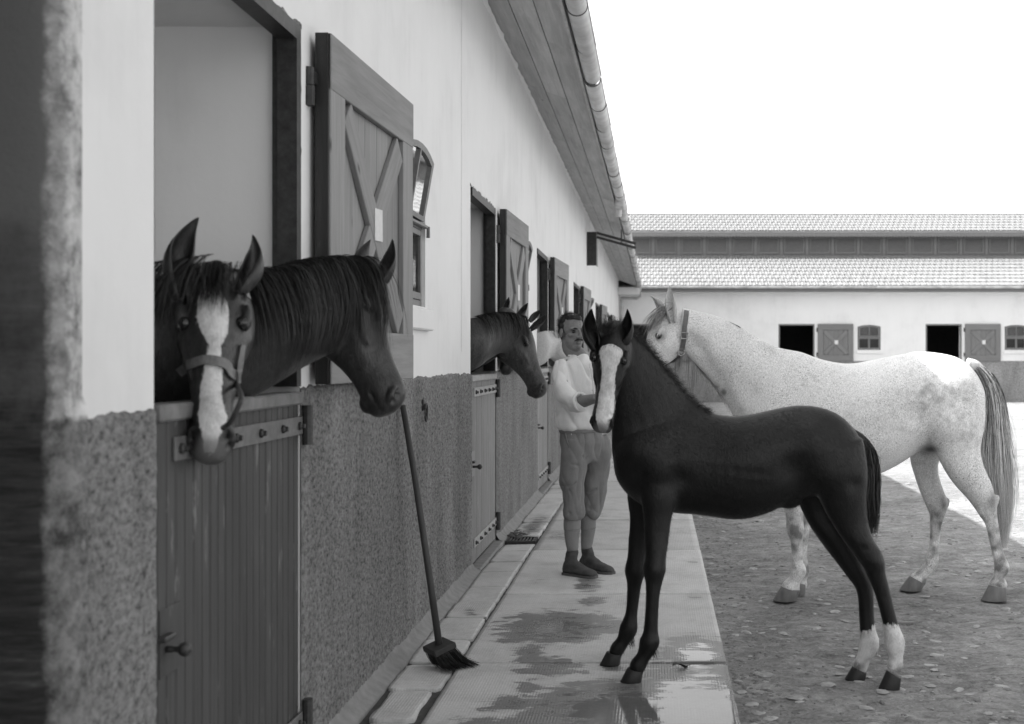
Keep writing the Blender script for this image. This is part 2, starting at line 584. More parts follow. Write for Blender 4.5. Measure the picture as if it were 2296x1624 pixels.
t = NT('packed earth')
co = t.coord('Position')
a = t.noise(co, 1.1, 8, 0.68); b = t.noise(t.coord('Position', (1, 1.6, 1)), 9, 9, 0.74, 0.5); c = t.noise(co, 60, 5, 0.75)
h = t.math('ADD', t.math('ADD', t.math('MULTIPLY', a, 0.30), t.math('MULTIPLY', b, 0.48)), t.math('MULTIPLY', c, 0.27))
col = t.ramp(h, (0.38, 0.055), (0.46, 0.17), (0.53, 0.26), (0.64, 0.42))
peb = t.voro(co, 26, 'F1'); pebc = t.voro(co, 26, 'F1', 'Color')
bw = t.n("ShaderNodeRGBToBW"); t.l(pebc, bw.inputs[0])
pm = t.math('MULTIPLY', t.ramp(peb, (0.22, 1.0), (0.34, 0.0)), t.ramp(bw.outputs[0], (0.62, 0.0), (0.70, 1.0)))
col = t.mix(t.math('MULTIPLY', pm, 0.5), col, 0.34)
t.color(col); t.rough(0.95); t.spec(0.15)
t.bump(h, 0.9, 0.045); t.bump(pm, 0.5, 0.012)
M['earth'] = t.m
M['stone'] = simple('yard stones', 0.33, 0.85, 0.35, 22, 0.3, kind='Position', rnd=False)
M['clod'] = simple('earth clods', 0.17, 0.95, 0.4, 30, 0.6, kind='Position', rnd=False)
M['mud'] = simple('dark mud', 0.06, 0.7, 0.5, 30, 0.5, kind='Position', rnd=False)
M['straw'] = simple('straw', 0.30, 0.8, 0.5, 30, 0.0, kind='Position', rnd=False)
# ================================================================== the yard
WX = -1.23            # outer face of the stable wall
KERB = 0.33
FARY = 39.6           # front wall of the far range

# ---- ground: one sheet, finely meshed and uneven near the camera
def graded(lo, hi, a, b, fine):
    """fine steps between a and b, growing outside"""
    v = list(np.arange(a, b+1e-6, fine)); s = fine
    x = v[-1]
    while x < hi:
        s *= 1.35; x += s; v.append(min(x, hi))
    s = fine; x = v[0]; pre = []
    while x > lo:
        s *= 1.35; x -= s; pre.append(max(x, lo))
    return pre[::-1]+v
gx = graded(-900, 900, KERB-0.1, 5.2, 0.035)
gy = graded(-300, 1500, 4.2, 11.5, 0.04)
def ground_h(x, y):
    n = mnoise.noise(Vector((x*0.9, y*0.9, 0.3)))*0.016 + mnoise.noise(Vector((x*3.1, y*3.1, 7)))*0.012 + mnoise.noise(Vector((x*7, y*9, 3)))*0.009 + mnoise.noise(Vector((x*14, y*18, 5)))*0.009
    k = min(1.0, max(0.0, (x-KERB)/0.3))
    f = 1.0 if (x < 6 and 3 < y < 14) else 0.0
    return GZ + (n*f*(0.3+0.7*k) if x > KERB-0.2 else -0.05)
V = []; F = []
for j, y in enumerate(gy):
    for i, x in enumerate(gx):
        V.append((x, y, ground_h(x, y)))
nx = len(gx)
for j in range(len(gy)-1):
    for i in range(nx-1):
        a = j*nx+i
        F.append((a, a+1, a+1+nx, a+nx))
ob('ground', V, F, M['earth'], None, True, kind='structure')

# ---- flat half-buried stones of the yard
def blob(r, n=7, m=3, sq=0.4):
    V = [(0, 0, r*sq)]; F = []
    for k in range(1, m+1):
        th = math.pi/2*k/m
        for j in range(n):
            a = 2*math.pi*(j+0.5*(k % 2))/n
            q = r*math.sin(th)*RNG.uniform(0.8, 1.15)
            V.append((q*math.cos(a), q*math.sin(a), r*sq*math.cos(th)*RNG.uniform(0.85, 1.1)-0.002))
    for j in range(n):
        F.append((0, 1+j, 1+(j+1) % n))
    for k in range(m-1):
        for j in range(n):
            a = 1+k*n+j; b = 1+k*n+(j+1) % n
            F.append((a, a+n, b+n, b))
    return V, F
blobs = [blob(1.0, 6, 2) for _ in range(10)]
st = MB()
for i in range(1500):
    y = 4.3 + 11*RNG.random()**1.5
    x = KERB+0.04+RNG.random()**1.2*(0.35*y+0.6)
    r = 0.008+0.040*RNG.random()**3.6
    if RNG.random() < 0.03: r *= 1.4
    bv, bf = blobs[i % 10]
    a = RNG.uniform(0, 6.28); ca, sa = math.cos(a), math.sin(a); el = RNG.uniform(0.35, 0.9); sq = RNG.uniform(0.3, 0.7)
    z = ground_h(x, y)+r*0.03
    st.add([(x+r*(ca*v[0]-sa*v[1]*el), y+r*(sa*v[0]+ca*v[1]*el), z+r*sq*v[2]) for v in bv], bf)
st.ob('yard_stones', M['stone'], None, False, kind='stuff')
cl = MB()
for i in range(3600):
    y = 4.3+9*RNG.random()**1.5
    x = KERB+0.03+(RNG.random()**1.3*(0.36*y+0.4) if i % 4 else 0.22*RNG.random()**1.5)
    r = 0.005+0.020*RNG.random()**3
    bv, bf = blobs[i % 10]
    a = RNG.uniform(0, 6.28); ca, sa = math.cos(a), math.sin(a); el = RNG.uniform(0.45, 1.0); sq = RNG.uniform(0.4, 1.3)
    z = ground_h(x, y)-r*0.12
    cl.add([(x+r*(ca*v[0]-sa*v[1]*el), y+r*(sa*v[0]+ca*v[1]*el), z+r*sq*v[2]) for v in bv], bf)
cl.ob('earth_clods', M['clod'], None, False, kind='stuff')
# bits of straw and twigs trodden into the earth
sw = MB()
for i in range(90):
    y = 4.3+7*RNG.random()**1.4
    x = KERB+0.02+RNG.random()*(0.36*y) if RNG.random() < 0.55 else KERB+0.03+0.22*RNG.random()
    a = RNG.uniform(0, math.pi); L = RNG.uniform(0.012, 0.05)
    z = ground_h(x, y)+0.004
    d = Vector((math.cos(a), math.sin(a), 0))*L
    p = Vector((x, y, z))
    sw.tube([p-d, p+Vector((0, 0, RNG.uniform(0, 0.006))), p+d], 0.0016, 4, False)
sw.ob('straw_litter', M['straw'], None, False, kind='stuff')

# ---- pavement: slabs and the channel of small blocks along the wall
WET = [  # world ellipses (x, y, rx, ry, strength)
    (-0.52, 6.18, 0.33, 0.40, 0.95), (-0.25, 6.20, 0.20, 0.22, 0.75), (-0.66, 6.05, 0.18, 0.3, 0.8), (-0.60, 5.62, 0.12, 0.35, 0.70),
    (-0.47, 5.38, 0.20, 0.20, 0.80), (-0.54, 5.05, 0.10, 0.35, 0.6), (-0.58, 4.80, 0.16, 0.16, 0.8), (-0.42, 7.35, 0.09, 0.30, 0.85), (-0.36, 6.85, 0.10, 0.16, 0.8),
    (-0.20, 5.35, 0.07, 0.10, 0.72), (-0.12, 4.72, 0.42, 0.40, 1.10), (-0.45, 4.40, 0.38, 0.25, 1.0), (0.16, 4.62, 0.30, 0.9, 1.15), (0.20, 5.55, 0.17, 0.42, 1.05),
    (-0.05, 4.2, 0.6, 0.3, 1.05), (0.22, 6.95, 0.08, 0.12, 0.52), (0.27, 8.1, 0.08, 0.10, 0.6), (-0.72, 9.4, 0.25, 0.5, 0.62), (-0.5, 10.6, 0.4, 0.6, 0.5),
    (-0.75, 7.4, 0.08, 0.25, 0.5), (0.20, 9.6, 0.2, 0.4, 0.5), (-1.03, 9.9, 0.12, 0.9, 0.7), (-1.03, 6.55, 0.10, 0.22, 0.55), (0.05, 5.2, 0.12, 0.2, 0.62),
]
def wet_at(x, y):
    w = 0.0
    for (cx, cy, rx, ry, s) in WET:
        d = math.hypot((x-cx)/rx, (y-cy)/ry)
        w = max(w, s*(1.0-0.5*d))
    return max(0.0, w)
def slab_obj(name, x0, x1, y0, y1, top, th, mat, parent, step, jag=0.0, tilt=(0, 0)):
    nxs = max(2, int((x1-x0)/step)); nys = max(2, int((y1-y0)/step))
    xs = np.linspace(x0, x1, nxs+1); ys = np.linspace(y0, y1, nys+1)
    V = []; F = []; W = []
    s0 = RNG.uniform(0, 50)
    cx, cy = (x0+x1)/2, (y0+y1)/2
    for j, y in enumerate(ys):
        for i, x in enumerate(xs):
            e = (i in (0, nxs)) or (j in (0, nys))
            xx, yy = x, y
            if jag > 0:
                if i in (0, nxs): xx += jag*(mnoise.noise(Vector((y*9, s0, i)))*0.8 - 0.5)*(1 if i else -1)
                if j in (0, nys): yy += jag*(mnoise.noise(Vector((x*9, s0, j+7)))*0.8 - 0.5)*(1 if j else -1)
                if e and (i in (0, nxs)) and (j in (0, nys)):
                    xx += (-1 if i else 1)*jag*1.0; yy += (-1 if j else 1)*jag*1.0
            z = top + tilt[0]*(x-cx)+tilt[1]*(y-cy) + 0.0018*mnoise.noise(Vector((x*2.2, y*2.2, s0)))
            if e: z -= 0.0012
            V.append((xx, yy, z)); W.append(wet_at(xx, yy))
    n = nxs+1
    for j in range(nys):
        for i in range(nxs):
            a = j*n+i
            F.append((a, a+1, a+1+n, a+n))
    border = [i for i in range(n)] + [j*n+nxs for j in range(1, nys+1)] + [nys*n+i for i in range(nxs-1, -1, -1)] + [j*n for j in range(nys-1, 0, -1)]
    k0 = len(V)
    for b in border:
        V.append((V[b][0], V[b][1], top-th)); W.append(0)
    m = len(border)
    for q in range(m):
        a, b = border[q], border[(q+1) % m]
        F.append((a, k0+q, k0+(q+1) % m, b))
    o = ob(name, V, F, mat, parent, True)
    at = o.data.attributes.new('wet', 'FLOAT', 'POINT')
    at.data.foreach_set('value', W)
    return o
bed = MB().box(-1.22, KERB-0.012, 1.8, FARY-0.02, -0.30, -0.022)
pav = bed.ob('pavement', M['mud'], None, kind='structure')
ys = [2.25, 3.85, 5.446, 7.04, 8.64]
while ys[-1] < FARY-1.8: ys.append(ys[-1]+1.6)
ys.append(FARY-0.02)
for a, b in zip(ys[:-1], ys[1:]):
    slab_obj('paving_slab', -0.906, KERB, a+0.005, b-0.005, 0.0+RNG.uniform(-0.002, 0.002), 0.13, M['slab'], pav,
             0.025 if a < 7.5 else (0.05 if a < 12 else 0.2), 0.0035, (RNG.uniform(-0.003, 0.003), RNG.uniform(-0.002, 0.002)))
cy = [4.14, 4.584, 5.03, 5.48, 5.92, 6.40, 6.83, 7.28, 7.755, 8.18, 8.62, 9.02]
grate_y = (9.03, 9.27)
c2 = [9.28]
while c2[-1] < 22: c2.append(c2[-1]+0.44)
for seq in (cy, c2):
    for k, (a, b) in enumerate(zip(seq[:-1], seq[1:])):
        first = (seq is cy and k < 2)
        slab_obj('channel_block', -1.158+(0.03 if first else 0), -0.918-(0.028 if first else 0.0), a+0.009, b-0.009, -0.004+RNG.uniform(-0.006, 0.004), 0.08, M['slab'] if k % 3 else M['channel'], pav,
                 0.022, 0.014 if first else RNG.uniform(0.006, 0.013), (RNG.uniform(-0.04, 0.04), RNG.uniform(-0.03, 0.03)))
slab_obj('channel_strip', -1.158, -0.918, 22.0, FARY-0.03, -0.004, 0.08, M['channel'], pav, 0.4)
slab_obj('channel_strip', -1.158, -0.918, 1.9, 4.135, -0.004, 0.08, M['channel'], pav, 0.2)

gr = thing('drain_grate', 'small iron drain grate set in the channel beside the wall', 'drain', (-1.04, 9.15, 0))
fr = MB()
fr.box(-1.155, -1.140, 9.035, 9.265, -0.03, 0.004); fr.box(-0.937, -0.922, 9.035, 9.265, -0.03, 0.004)
fr.box(-1.140, -0.937, 9.035, 9.050, -0.03, 0.004); fr.box(-1.140, -0.937, 9.250, 9.265, -0.03, 0.004)
fr.ob('frame', M['iron'], gr)
bar = mkmesh('bar', *cbox((0, 0, 0), (0.006, 0.1, 0.012), 0.002), M['iron'])
for k in range(8):
    piece('bar', bar, (-1.128+k*0.0255, 9.15, -0.010), gr)

# ================================================================== the long stable block
stable = thing('stable_block', 'long white stable block with overhanging eaves, its half doors lined with horses looking out', 'stable', (WX, 2.4, 0))
DOORS = [(2.886, 4.068), (7.82, 9.02), (12.2, 13.38), (17.65, 18.83), (24.1, 25.3), (30.2, 31.4)]
WINS = [(d[0]+2.62, d[0]+3.40) for d in DOORS]
OPEN0 = (1.15, 2.50)
DT = 2.555           # top of door openings
WB, WT, WA = 1.68, 2.465, 0.058   # window bottom, springing, arch rise
ZTOP = 3.97
TH = 0.50
w = MB()
cuts = [(OPEN0, 'd')]+[(d, 'd') for d in DOORS]+[(q, 'w') for q in WINS]
cuts.sort(key=lambda c: c[0][0])
y = -3.0
solid = []
for (a, b), kind in cuts:
    w.box(WX-TH, WX, y, a, -0.2, ZTOP)
    solid.append((y, a))
    if kind == 'd':
        w.box(WX-TH, WX, a, b, DT, ZTOP)
    else:
        w.box(WX-TH, WX, a, b, -0.2, WB)
        n = 8
        top = [(a+(b-a)*i/n, WT+WA*(1-((2*i/n-1)**2))) for i in range(n+1)]
        for i in range(n):
            (ya, za), (yb, zb) = top[i], top[i+1]
            Vv = [(WX-TH, ya, za), (WX, ya, za), (WX, yb, zb), (WX-TH, yb, zb), (WX-TH, ya, ZTOP), (WX, ya, ZTOP), (WX, yb, ZTOP), (WX-TH, yb, ZTOP)]
            w.add(Vv, [(3,2,1,0), (4,5,6,7), (1,2,6,5), (0,4,7,3)])
    y = b
w.box(WX-TH, WX, y, 46, -0.2, ZTOP)
solid.append((y, FARY-0.004))
w.ob('wall', M['plaster'], stable)
# windows sit over the dado: merge the solid spans for it
dspans = []
y = -3.0
for d in [OPEN0]+DOORS:
    dspans.append((y, d[0])); y = d[1]
dspans.append((y, FARY-0.012))
DADO = 1.31
for (a, b) in dspans:
    if b < 2: continue
    near = b < 9.5
    st_ = 0.0105 if near else 0.12
    n = max(2, int((b-a)/st_))
    zs = np.linspace(-0.03, 1.0, 96 if near else 4)
    V = []; F = []
    low = 0.03 if b < 3.5 else 0
    for i in range(n+1):
        yy = a+(b-a)*i/n
        zt = DADO-low+0.014*mnoise.noise(Vector((yy*6, 1.2, 0)))+0.010*mnoise.noise(Vector((yy*19, 3, 0)))+0.005*mnoise.noise(Vector((yy*60, 3, 0)))
        ox = 0.004*mnoise.noise(Vector((yy*2.5, 8, 0)))
        e_ = 0.005 if i in (0, n) else 0.0
        V.append((WX-0.01, yy, zt+0.004)); V.append((WX+0.003, yy, zt))
        for q in zs[::-1]:
            z = -0.03+(zt-0.010+0.03)*(q+0.03)/1.03
            r = 0.0
            if near and 0 < i < n:
                c0 = mnoise.noise(Vector((yy*48, z*56, 1.7))); c1 = mnoise.noise(Vector((yy*105, z*115, 9.1)))
                r = 0.0052*c0+0.0026*c1-0.006*max(0.0, abs(mnoise.noise(Vector((yy*33, z*37, 4.4))))-0.42)
            V.append((WX+0.011+ox-e_+r, yy, z))
        V.append((WX-0.01, yy, -0.03))
    m_ = len(zs)+3
    for i in range(n):
        for k in range(m_-1):
            p = i*m_+k
            F.append((p, p+m_, p+m_+1, p+1))
    ob('dado', V, F, M['roughcast'], stable, near)
    n = max(2, int((b-a)/0.04))
    if a > 2: # cement fillet at the foot
        V = []; F = []
        for i in range(n+1):
            yy = a+(b-a)*i/n
            q = 0.012*mnoise.noise(Vector((yy*5, 21, 0)))
            V += [(WX+0.008, yy, 0.055+q), (WX+0.030, yy, 0.020+q*0.5), (WX+0.071+q*0.3, yy, -0.004), (WX+0.071, yy, -0.05)]
        for i in range(n):
            for k in range(3):
                p = i*4+k
                F.append((p, p+4, p+5, p+1))
        ob('base_fillet', V, F, M['fillet'], stable, True)
# dirty end face of the pier next to the camera (the jamb of a nearer doorway), with a worn rounded corner; shade and dirt both sit in its colour
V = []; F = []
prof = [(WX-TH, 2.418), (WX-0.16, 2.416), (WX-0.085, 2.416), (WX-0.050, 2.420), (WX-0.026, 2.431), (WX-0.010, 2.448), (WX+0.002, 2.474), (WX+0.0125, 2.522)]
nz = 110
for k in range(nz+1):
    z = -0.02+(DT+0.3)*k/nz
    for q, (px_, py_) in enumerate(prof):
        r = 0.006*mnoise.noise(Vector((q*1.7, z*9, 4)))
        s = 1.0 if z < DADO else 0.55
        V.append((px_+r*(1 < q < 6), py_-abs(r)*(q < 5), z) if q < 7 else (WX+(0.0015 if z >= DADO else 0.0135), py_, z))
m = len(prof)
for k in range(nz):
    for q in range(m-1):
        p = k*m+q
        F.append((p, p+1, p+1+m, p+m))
ob('pier_face', V, F, M['worn_shaded_plaster'], stable, True)

# stall interiors: ceiling, back wall, floor and partitions, plastered above dark boards
inn = MB()
IX = WX-TH
inn.box(-5.3, IX-0.004, 0.2, FARY, DT+0.003, DT+0.10)
inn.ob('stall_ceiling', M['plaster_in'], stable)
MB().box(-5.4, -5.3, 0.2, FARY, -0.1, DT).ob('stall_back_wall', M['plaster_in'], stable)
MB().box(-5.3, IX-0.002, 0.2, FARY, -0.1, -0.01).ob('stall_floor', M['bedding'], stable)
for d in DOORS:
    MB().box(-5.29, IX-0.003, d[1]+0.002, d[1]+0.15, 1.70, DT).ob('stall_partition', M['plaster_in'], stable)
    MB().box(-5.29, IX-0.003, d[1]-0.006, d[1]+0.15, 0.0, 1.698).ob('stall_boarding', M['interior_dark'], stable)

# ---- roof, soffit boards, fascia, gutter
rv = [(-0.52, 3.835), (-6.2, 5.80), (-6.2, 5.74), (-0.52, 3.775)]
V = []; F = []
for yy in (-3.5, FARY+4):
    V += [(x, yy, z) for x, z in rv]
F = [(0,1,5,4), (1,2,6,5), (2,3,7,6), (3,0,4,7), (3,2,1,0), (4,5,6,7)]
ob('roof', V, F, M['roof_top'], stable)
rb = [(-6.2, 5.80), (-11.5, 3.9), (-11.5, 3.84), (-6.2, 5.74)]
V = []
for yy in (-3.5, FARY+4):
    V += [(x, yy, z) for x, z in rb]
ob('roof', V, F, M['roof_top'], stable)
MB().box(-11.2, -11.0, -3.4, FARY, 0, 3.95).ob('back_wall', M['plaster'], stable)
SO_IN, SO_OUT = Vector((WX, 0, 3.972)), Vector((-0.635, 0, 3.765))
sdir = (SO_OUT-SO_IN); slen = sdir.length; sdir.normalize(); snor = Vector((-sdir.z, 0, sdir.x))
if snor.z > 0: snor = -snor
nb = 3; bw_ = slen/nb
yb = 0.0; row = [0.0, -1.1, -2.0]
for r in range(nb):
    y0 = -2.5+r*0.9
    while y0 < FARY-1.0:
        L = RNG.uniform(2.2, 3.4); y1 = min(y0+L, FARY-0.9)
        c = SO_IN + sdir*(bw_*(r+0.5)) - snor*0.012 + snor*RNG.uniform(-0.002, 0.002)
        me = mkmesh('soffit_board', *cbox((0, 0, 0), (bw_/2-0.004, 0.011, (y1-y0)/2-0.002), 0.003), M['soffit'])
        o = piece('soffit_board', me, Vector((c.x, (y0+y1)/2, c.z)), stable)
        # local x -> soffit direction, local z -> world Y
        R = Matrix((sdir, snor, Vector((0, 1, 0)))).transposed()
        if R.determinant() < 0: R = Matrix((sdir, -snor, Vector((0, 1, 0)))).transposed()
        o.rotation_euler = R.to_euler()
        y0 = y1
# ragged plaster lip where the soffit meets the wall
V = []; F = []; n = 260
for i in range(n+1):
    yy = 5.0+34*(i/n)**1.5
    q = 0.030+0.028*mnoise.noise(Vector((yy*7, 0, 2)))+0.02*mnoise.noise(Vector((yy*23, 5, 2)))
    q = max(0.006, q)
    a = SO_IN+sdir*q+snor*0.003; b = SO_IN+snor*(q*0.8+0.004)
    V += [(a.x, yy, a.z), (WX+0.010, yy, 3.972-q*0.35-0.01), (WX+0.001, yy, 3.972-q*0.9)]
for i in range(n):
    for k in range(2):
        p = i*3+k
        F.append((p, p+3, p+4, p+1))
ob('plaster_lip', V, F, M['plaster'], stable, False)
MB().box(-0.633, -0.612, -2.5, FARY-0.9, 3.735, 3.80).ob('fascia', M['fascia'], stable)
# gutter: half-round lengths with a seam bead at each joint
def half_round(r, y0, y1, n=12, t=0.006):
    V = []; F = []
    for yy, s in ((y0, 1.0), (y1, 0.965)):
        for k in range(n+1):
            a = math.pi*k/n
            V.append((-math.cos(a)*r*s, yy, -math.sin(a)*r*s))
        for k in range(n+1):
            a = math.pi*k/n
            V.append((-math.cos(a)*(r*s-t), yy, -math.sin(a)*(r*s-t)))
    m = 2*(n+1)
    for k in range(n):
        F.append((k, k+1, m+k+1, m+k))
        F.append((n+1+k, m+n+1+k, m+n+2+k, n+2+k))
    F += [(0, m, m+n+1, n+1), (n, 2*n+1, m+2*n+1, m+n)]
    return V, F
GX, GZc, GR = -0.530, 3.772, 0.072
gm = mkmesh('gutter_length', *half_round(GR, -0.5, 0.5), M['gutter'], True)
sm = MB()
for k in range(11):
    a0, a1 = math.pi*k/11, math.pi*(k+1)/11
sm_pts = [(-math.cos(math.pi*k/12)*(GR+0.001), 0, -math.sin(math.pi*k/12)*(GR+0.001)) for k in range(13)]
sm.add(*tube(sm_pts, 0.0045, 5, True, (0, 1, 0)))
lip = MB().tube([(GR, -0.5, 0.002), (GR, 0.5, 0.002)], 0.006, 6)
smm = sm.mesh('gutter_seam', M['gutter_seam'], True)
lpm = lip.mesh('gutter_bead', M['gutter'], True)
for i in range(41):
    yy = -1.6+i*1.0
    dx, dz = RNG.uniform(-0.006, 0.006), RNG.uniform(-0.010, 0.010) + (0.012 if yy > 17.6 else 0)
    g_ = piece('gutter_length', gm, (GX+dx, yy, GZc+dz), stable, (RNG.uniform(-0.006, 0.006), 0, RNG.uniform(-0.005, 0.005)))
    for me_, nm in ((smm, 'gutter_seam'), (lpm, 'gutter_bead')):
        c_ = bpy.data.objects.new(nm, me_); COL.objects.link(c_); c_.parent = g_; c_.location = (0, -0.5 if nm == 'gutter_seam' else 0, 0)
ou = MB().box(-0.60, -0.455, 17.35, 17.85, 3.63, 3.775, 0.02)
ou.tube([(-0.55, 17.6, 3.64), (-0.56, 17.6, 3.52)], 0.05, 10)
ou.ob('gutter_outlet', M['gutter'], stable)
# boxed end of the eaves and the downpipe in the corner
MB().box(WX+0.003, -0.52, FARY-0.88, FARY-0.10, 3.50, 3.745, 0.01).ob('eaves_box', M['plaster_far'], stable)
dp = MB()
dp.tube([(-0.50, FARY-0.75, 3.70), (-0.50, FARY-0.75, 3.44), (-0.62, FARY-0.6, 3.38), (WX+0.10, FARY-0.35, 3.40), (WX+0.09, FARY-0.15, 3.25), (WX+0.09, FARY-0.12, 0.0)], 0.045, 8)
dp.ob('downpipe', M['gutter'], stable, True)

for d in DOORS[:4]:
    V, F = cbox((WX+0.028, (d[0]+d[1])/2, -0.013), (0.043, (d[1]-d[0])/2-0.002, 0.026), 0.008)
    ob('door_sill', V, F, M['fillet'], stable, False)
# ---- half doors
def plank_mesh(name, w_, t_, L, mat, bead=True):
    """vertical board, front face +x, long axis z, with chamfered edges and a bead groove down the middle"""
    h = w_/2; c = 0.007
    pr = [(-t_, -h), (-c, -h), (0, -h+c)]
    if bead: pr += [(0, -0.005), (-0.007, 0.0), (0, 0.005)]
    pr += [(0, h-c), (-c, h), (-t_, h)]
    V = []; F = []
    n = len(pr)
    for z in (-L/2, L/2):
        V += [(x, y, z) for x, y in pr]
    for k in range(n):
        F.append((k, (k+1) % n, n+(k+1) % n, n+k))
    F.append(tuple(range(n-1, -1, -1))); F.append(tuple(range(n, 2*n)))
    return mkmesh(name, V, F, mat)
bolt_me = None
def knob_shape(r):
    rings = []
    for (d, q) in ((0, .45), (.02, .45), (.03, .38), (.045, .40), (.055, .8), (.070, 1.0), (.085, .8), (.094, .3)):
        rings.append([(d, r*q*math.cos(a), r*q*math.sin(a)) for a in [2*math.pi*j/12 for j in range(12)]])
    return loft(rings)
bolt_me = mkmesh('bolt', *loft([[(d, q*math.cos(a), q*math.sin(a)) for a in [2*math.pi*j/7 for j in range(7)]] for d, q in ((0, .014), (.008, .014), (.012, .009), (.020, .008))]), M['iron'], False)
def half_door(y0, y1, pale=False, detail=True):
    a, b = y0+0.012, y1-0.012
    zb, zt = 0.03, 1.250
    wd = M['door_wood_pale'] if pale else M['door_wood']
    back = MB().box(WX-0.060, WX-0.033, a, b, zb, zt)
    d = back.ob('half_door', wd, stable)
    npl = 10
    pw = (b-a)/npl
    me = plank_mesh('plank', pw-0.0045, 0.030, zt-zb, wd)
    for k in range(npl):
        piece('plank', me, (WX+0.002+RNG.uniform(-0.0012, 0.0012), a+pw*(k+0.5), (zb+zt)/2), d)
    V, F = cbox((WX-0.026, (a+b)/2, zt+0.022), (0.042, (b-a)/2, 0.022), 0.006)
    ob('door_cap', V, F, M['strap_pale'] if pale else M['door_cap'], d)
    for zs in (1.178, 0.16):
        sy = a+0.09
        V, F = cbox((WX+0.0075, (sy+b+0.01)/2, zs), (0.0045, (b+0.01-sy)/2, 0.031), 0.002)
        ob('strap_hinge', V, F, M['strap_pale'] if pale else M['strap'], d)
        for q in ([0.03, 0.40, 0.60, 0.80, 0.97] if not pale else [0.05, 0.24, 0.43, 0.62, 0.80, 0.96]):
            piece('bolt', bolt_me, (WX+0.012, sy+(b-sy)*q, zs), d)
        MB().tube([(WX+0.022, b+0.028, zs-0.068), (WX+0.022, b+0.028, zs+0.068)], 0.019, 10).ob('hinge_pin', M['iron'], d)
    V, F = cbox((WX+0.0045, a+0.075, 0.70), (0.0025, 0.066, 0.085), 0.002)
    ob('lock_plate', V, F, wd, d)
    V, F = knob_shape(0.019)
    ob('door_knob', [(WX+0.006+v[0]*0.68, a+0.045+v[1], 0.682+v[2]) for v in V], F, M['iron'], d, True)
    V, F = cbox((WX+0.018, a+0.022, 0.716), (0.012, 0.034, 0.007), 0.004)
    ob('latch', V, F, M['iron'], d)
    return d
for k, d in enumerate(DOORS):
    half_door(d[0], d[1], pale=(k > 0))
    # dark frame lining the upper opening
    fy0, fy1 = d
    jam = MB()
    jam.box(WX-0.062, WX+0.006, fy1-0.050, fy1-0.003, 1.312, DT-0.003)
    jam.box(WX-0.085, WX-0.062, fy1-0.030, fy1-0.003, 1.312, DT-0.003)
    jam.box(WX-0.075, WX-0.034, fy0+0.003, fy0+0.050, 1.312, DT-0.003)
    jam.box(WX-0.062, WX+0.006, fy0+0.050, fy1-0.050, DT-0.055, DT-0.003)
    jam.ob('door_frame', M['frame_dark'], stable)

    if k < 2:
        for (nm_, pts) in (('head', [(yy, DT) for yy in np.linspace(fy0-0.02, fy1+0.02, 60)]), ('side', [(fy1, zz) for zz in np.linspace(1.35, DT+0.01, 60)])):
            V = []; F = []
            for i, (yy, zz) in enumerate(pts):
                q = max(0.0, 0.006+0.022*mnoise.noise(Vector((yy*13, zz*13, k)))+0.016*mnoise.noise(Vector((yy*41, zz*41, k+3))))
                if nm_ == 'head': V += [(WX+0.0015, yy, zz-0.004), (WX+0.0015, yy, zz+q)]
                else: V += [(WX+0.0018, yy-0.004, zz), (WX+0.0018, yy+q*0.8, zz)]
            for i in range(len(pts)-1): F.append((2*i, 2*i+1, 2*i+3, 2*i+2))
            ob('plaster_chip', V, F, M['roughcast'], stable)

# ---- opened upper shutters with their X braces
SHW, SHH, SHT = 1.18, 1.25, 0.05
def shutter_meshes(mat, edge):
    me = {}
    me['back'] = mkmesh('shutter', *cbox((0.006, SHW/2, SHH/2), (0.006, SHW/2-0.01, SHH/2-0.01)), edge)
    nb_ = 7
    me['board'] = mkmesh('board', *cbox((0, 0, 0), (0.008, (SHW-0.02)/nb_/2-0.0012, SHH/2-0.005), 0.002), mat)
    me['stile'] = mkmesh('stile', *cbox((0, 0, 0), (0.0125, 0.085, SHH/2), 0.003), mat)
    me['rail'] = mkmesh('rail', *cbox((0, 0, 0), (0.0125, 0.10, SHW/2), 0.003), mat)
    iw, ih = SHW-0.34, SHH-0.40
    L = math.hypot(iw, ih)
    me['bangle'] = math.atan2(iw, ih)
    me['brace'] = mkmesh('brace', *cbox((0, 0, 0), (0.0118, 0.062, L/2-0.055), 0.003), mat)
    me['brace2'] = mkmesh('brace', *cbox((0, 0, 0), (0.0110, 0.062, L/4-0.062), 0.003), mat)
    me['notice'] = mkmesh('notice', *cbox((0, 0, 0), (0.0015, 0.055, 0.065)), M['paper'])
    me['edge'] = mkmesh('edge_strip', *cbox((0, 0, 0), (0.0235, 0.004, SHH/2), 0.001), edge)
    nb2 = (SHW-0.02)/nb_
    me['nb'] = nb_; me['pw'] = nb2; me['iw'] = iw; me['ih'] = ih
    return me
SM_NEAR = shutter_meshes(M['shutter_wood'], M['shutter_edge'])
SM_FAR = shutter_meshes(M['shutter_far'], M['shutter_far'])
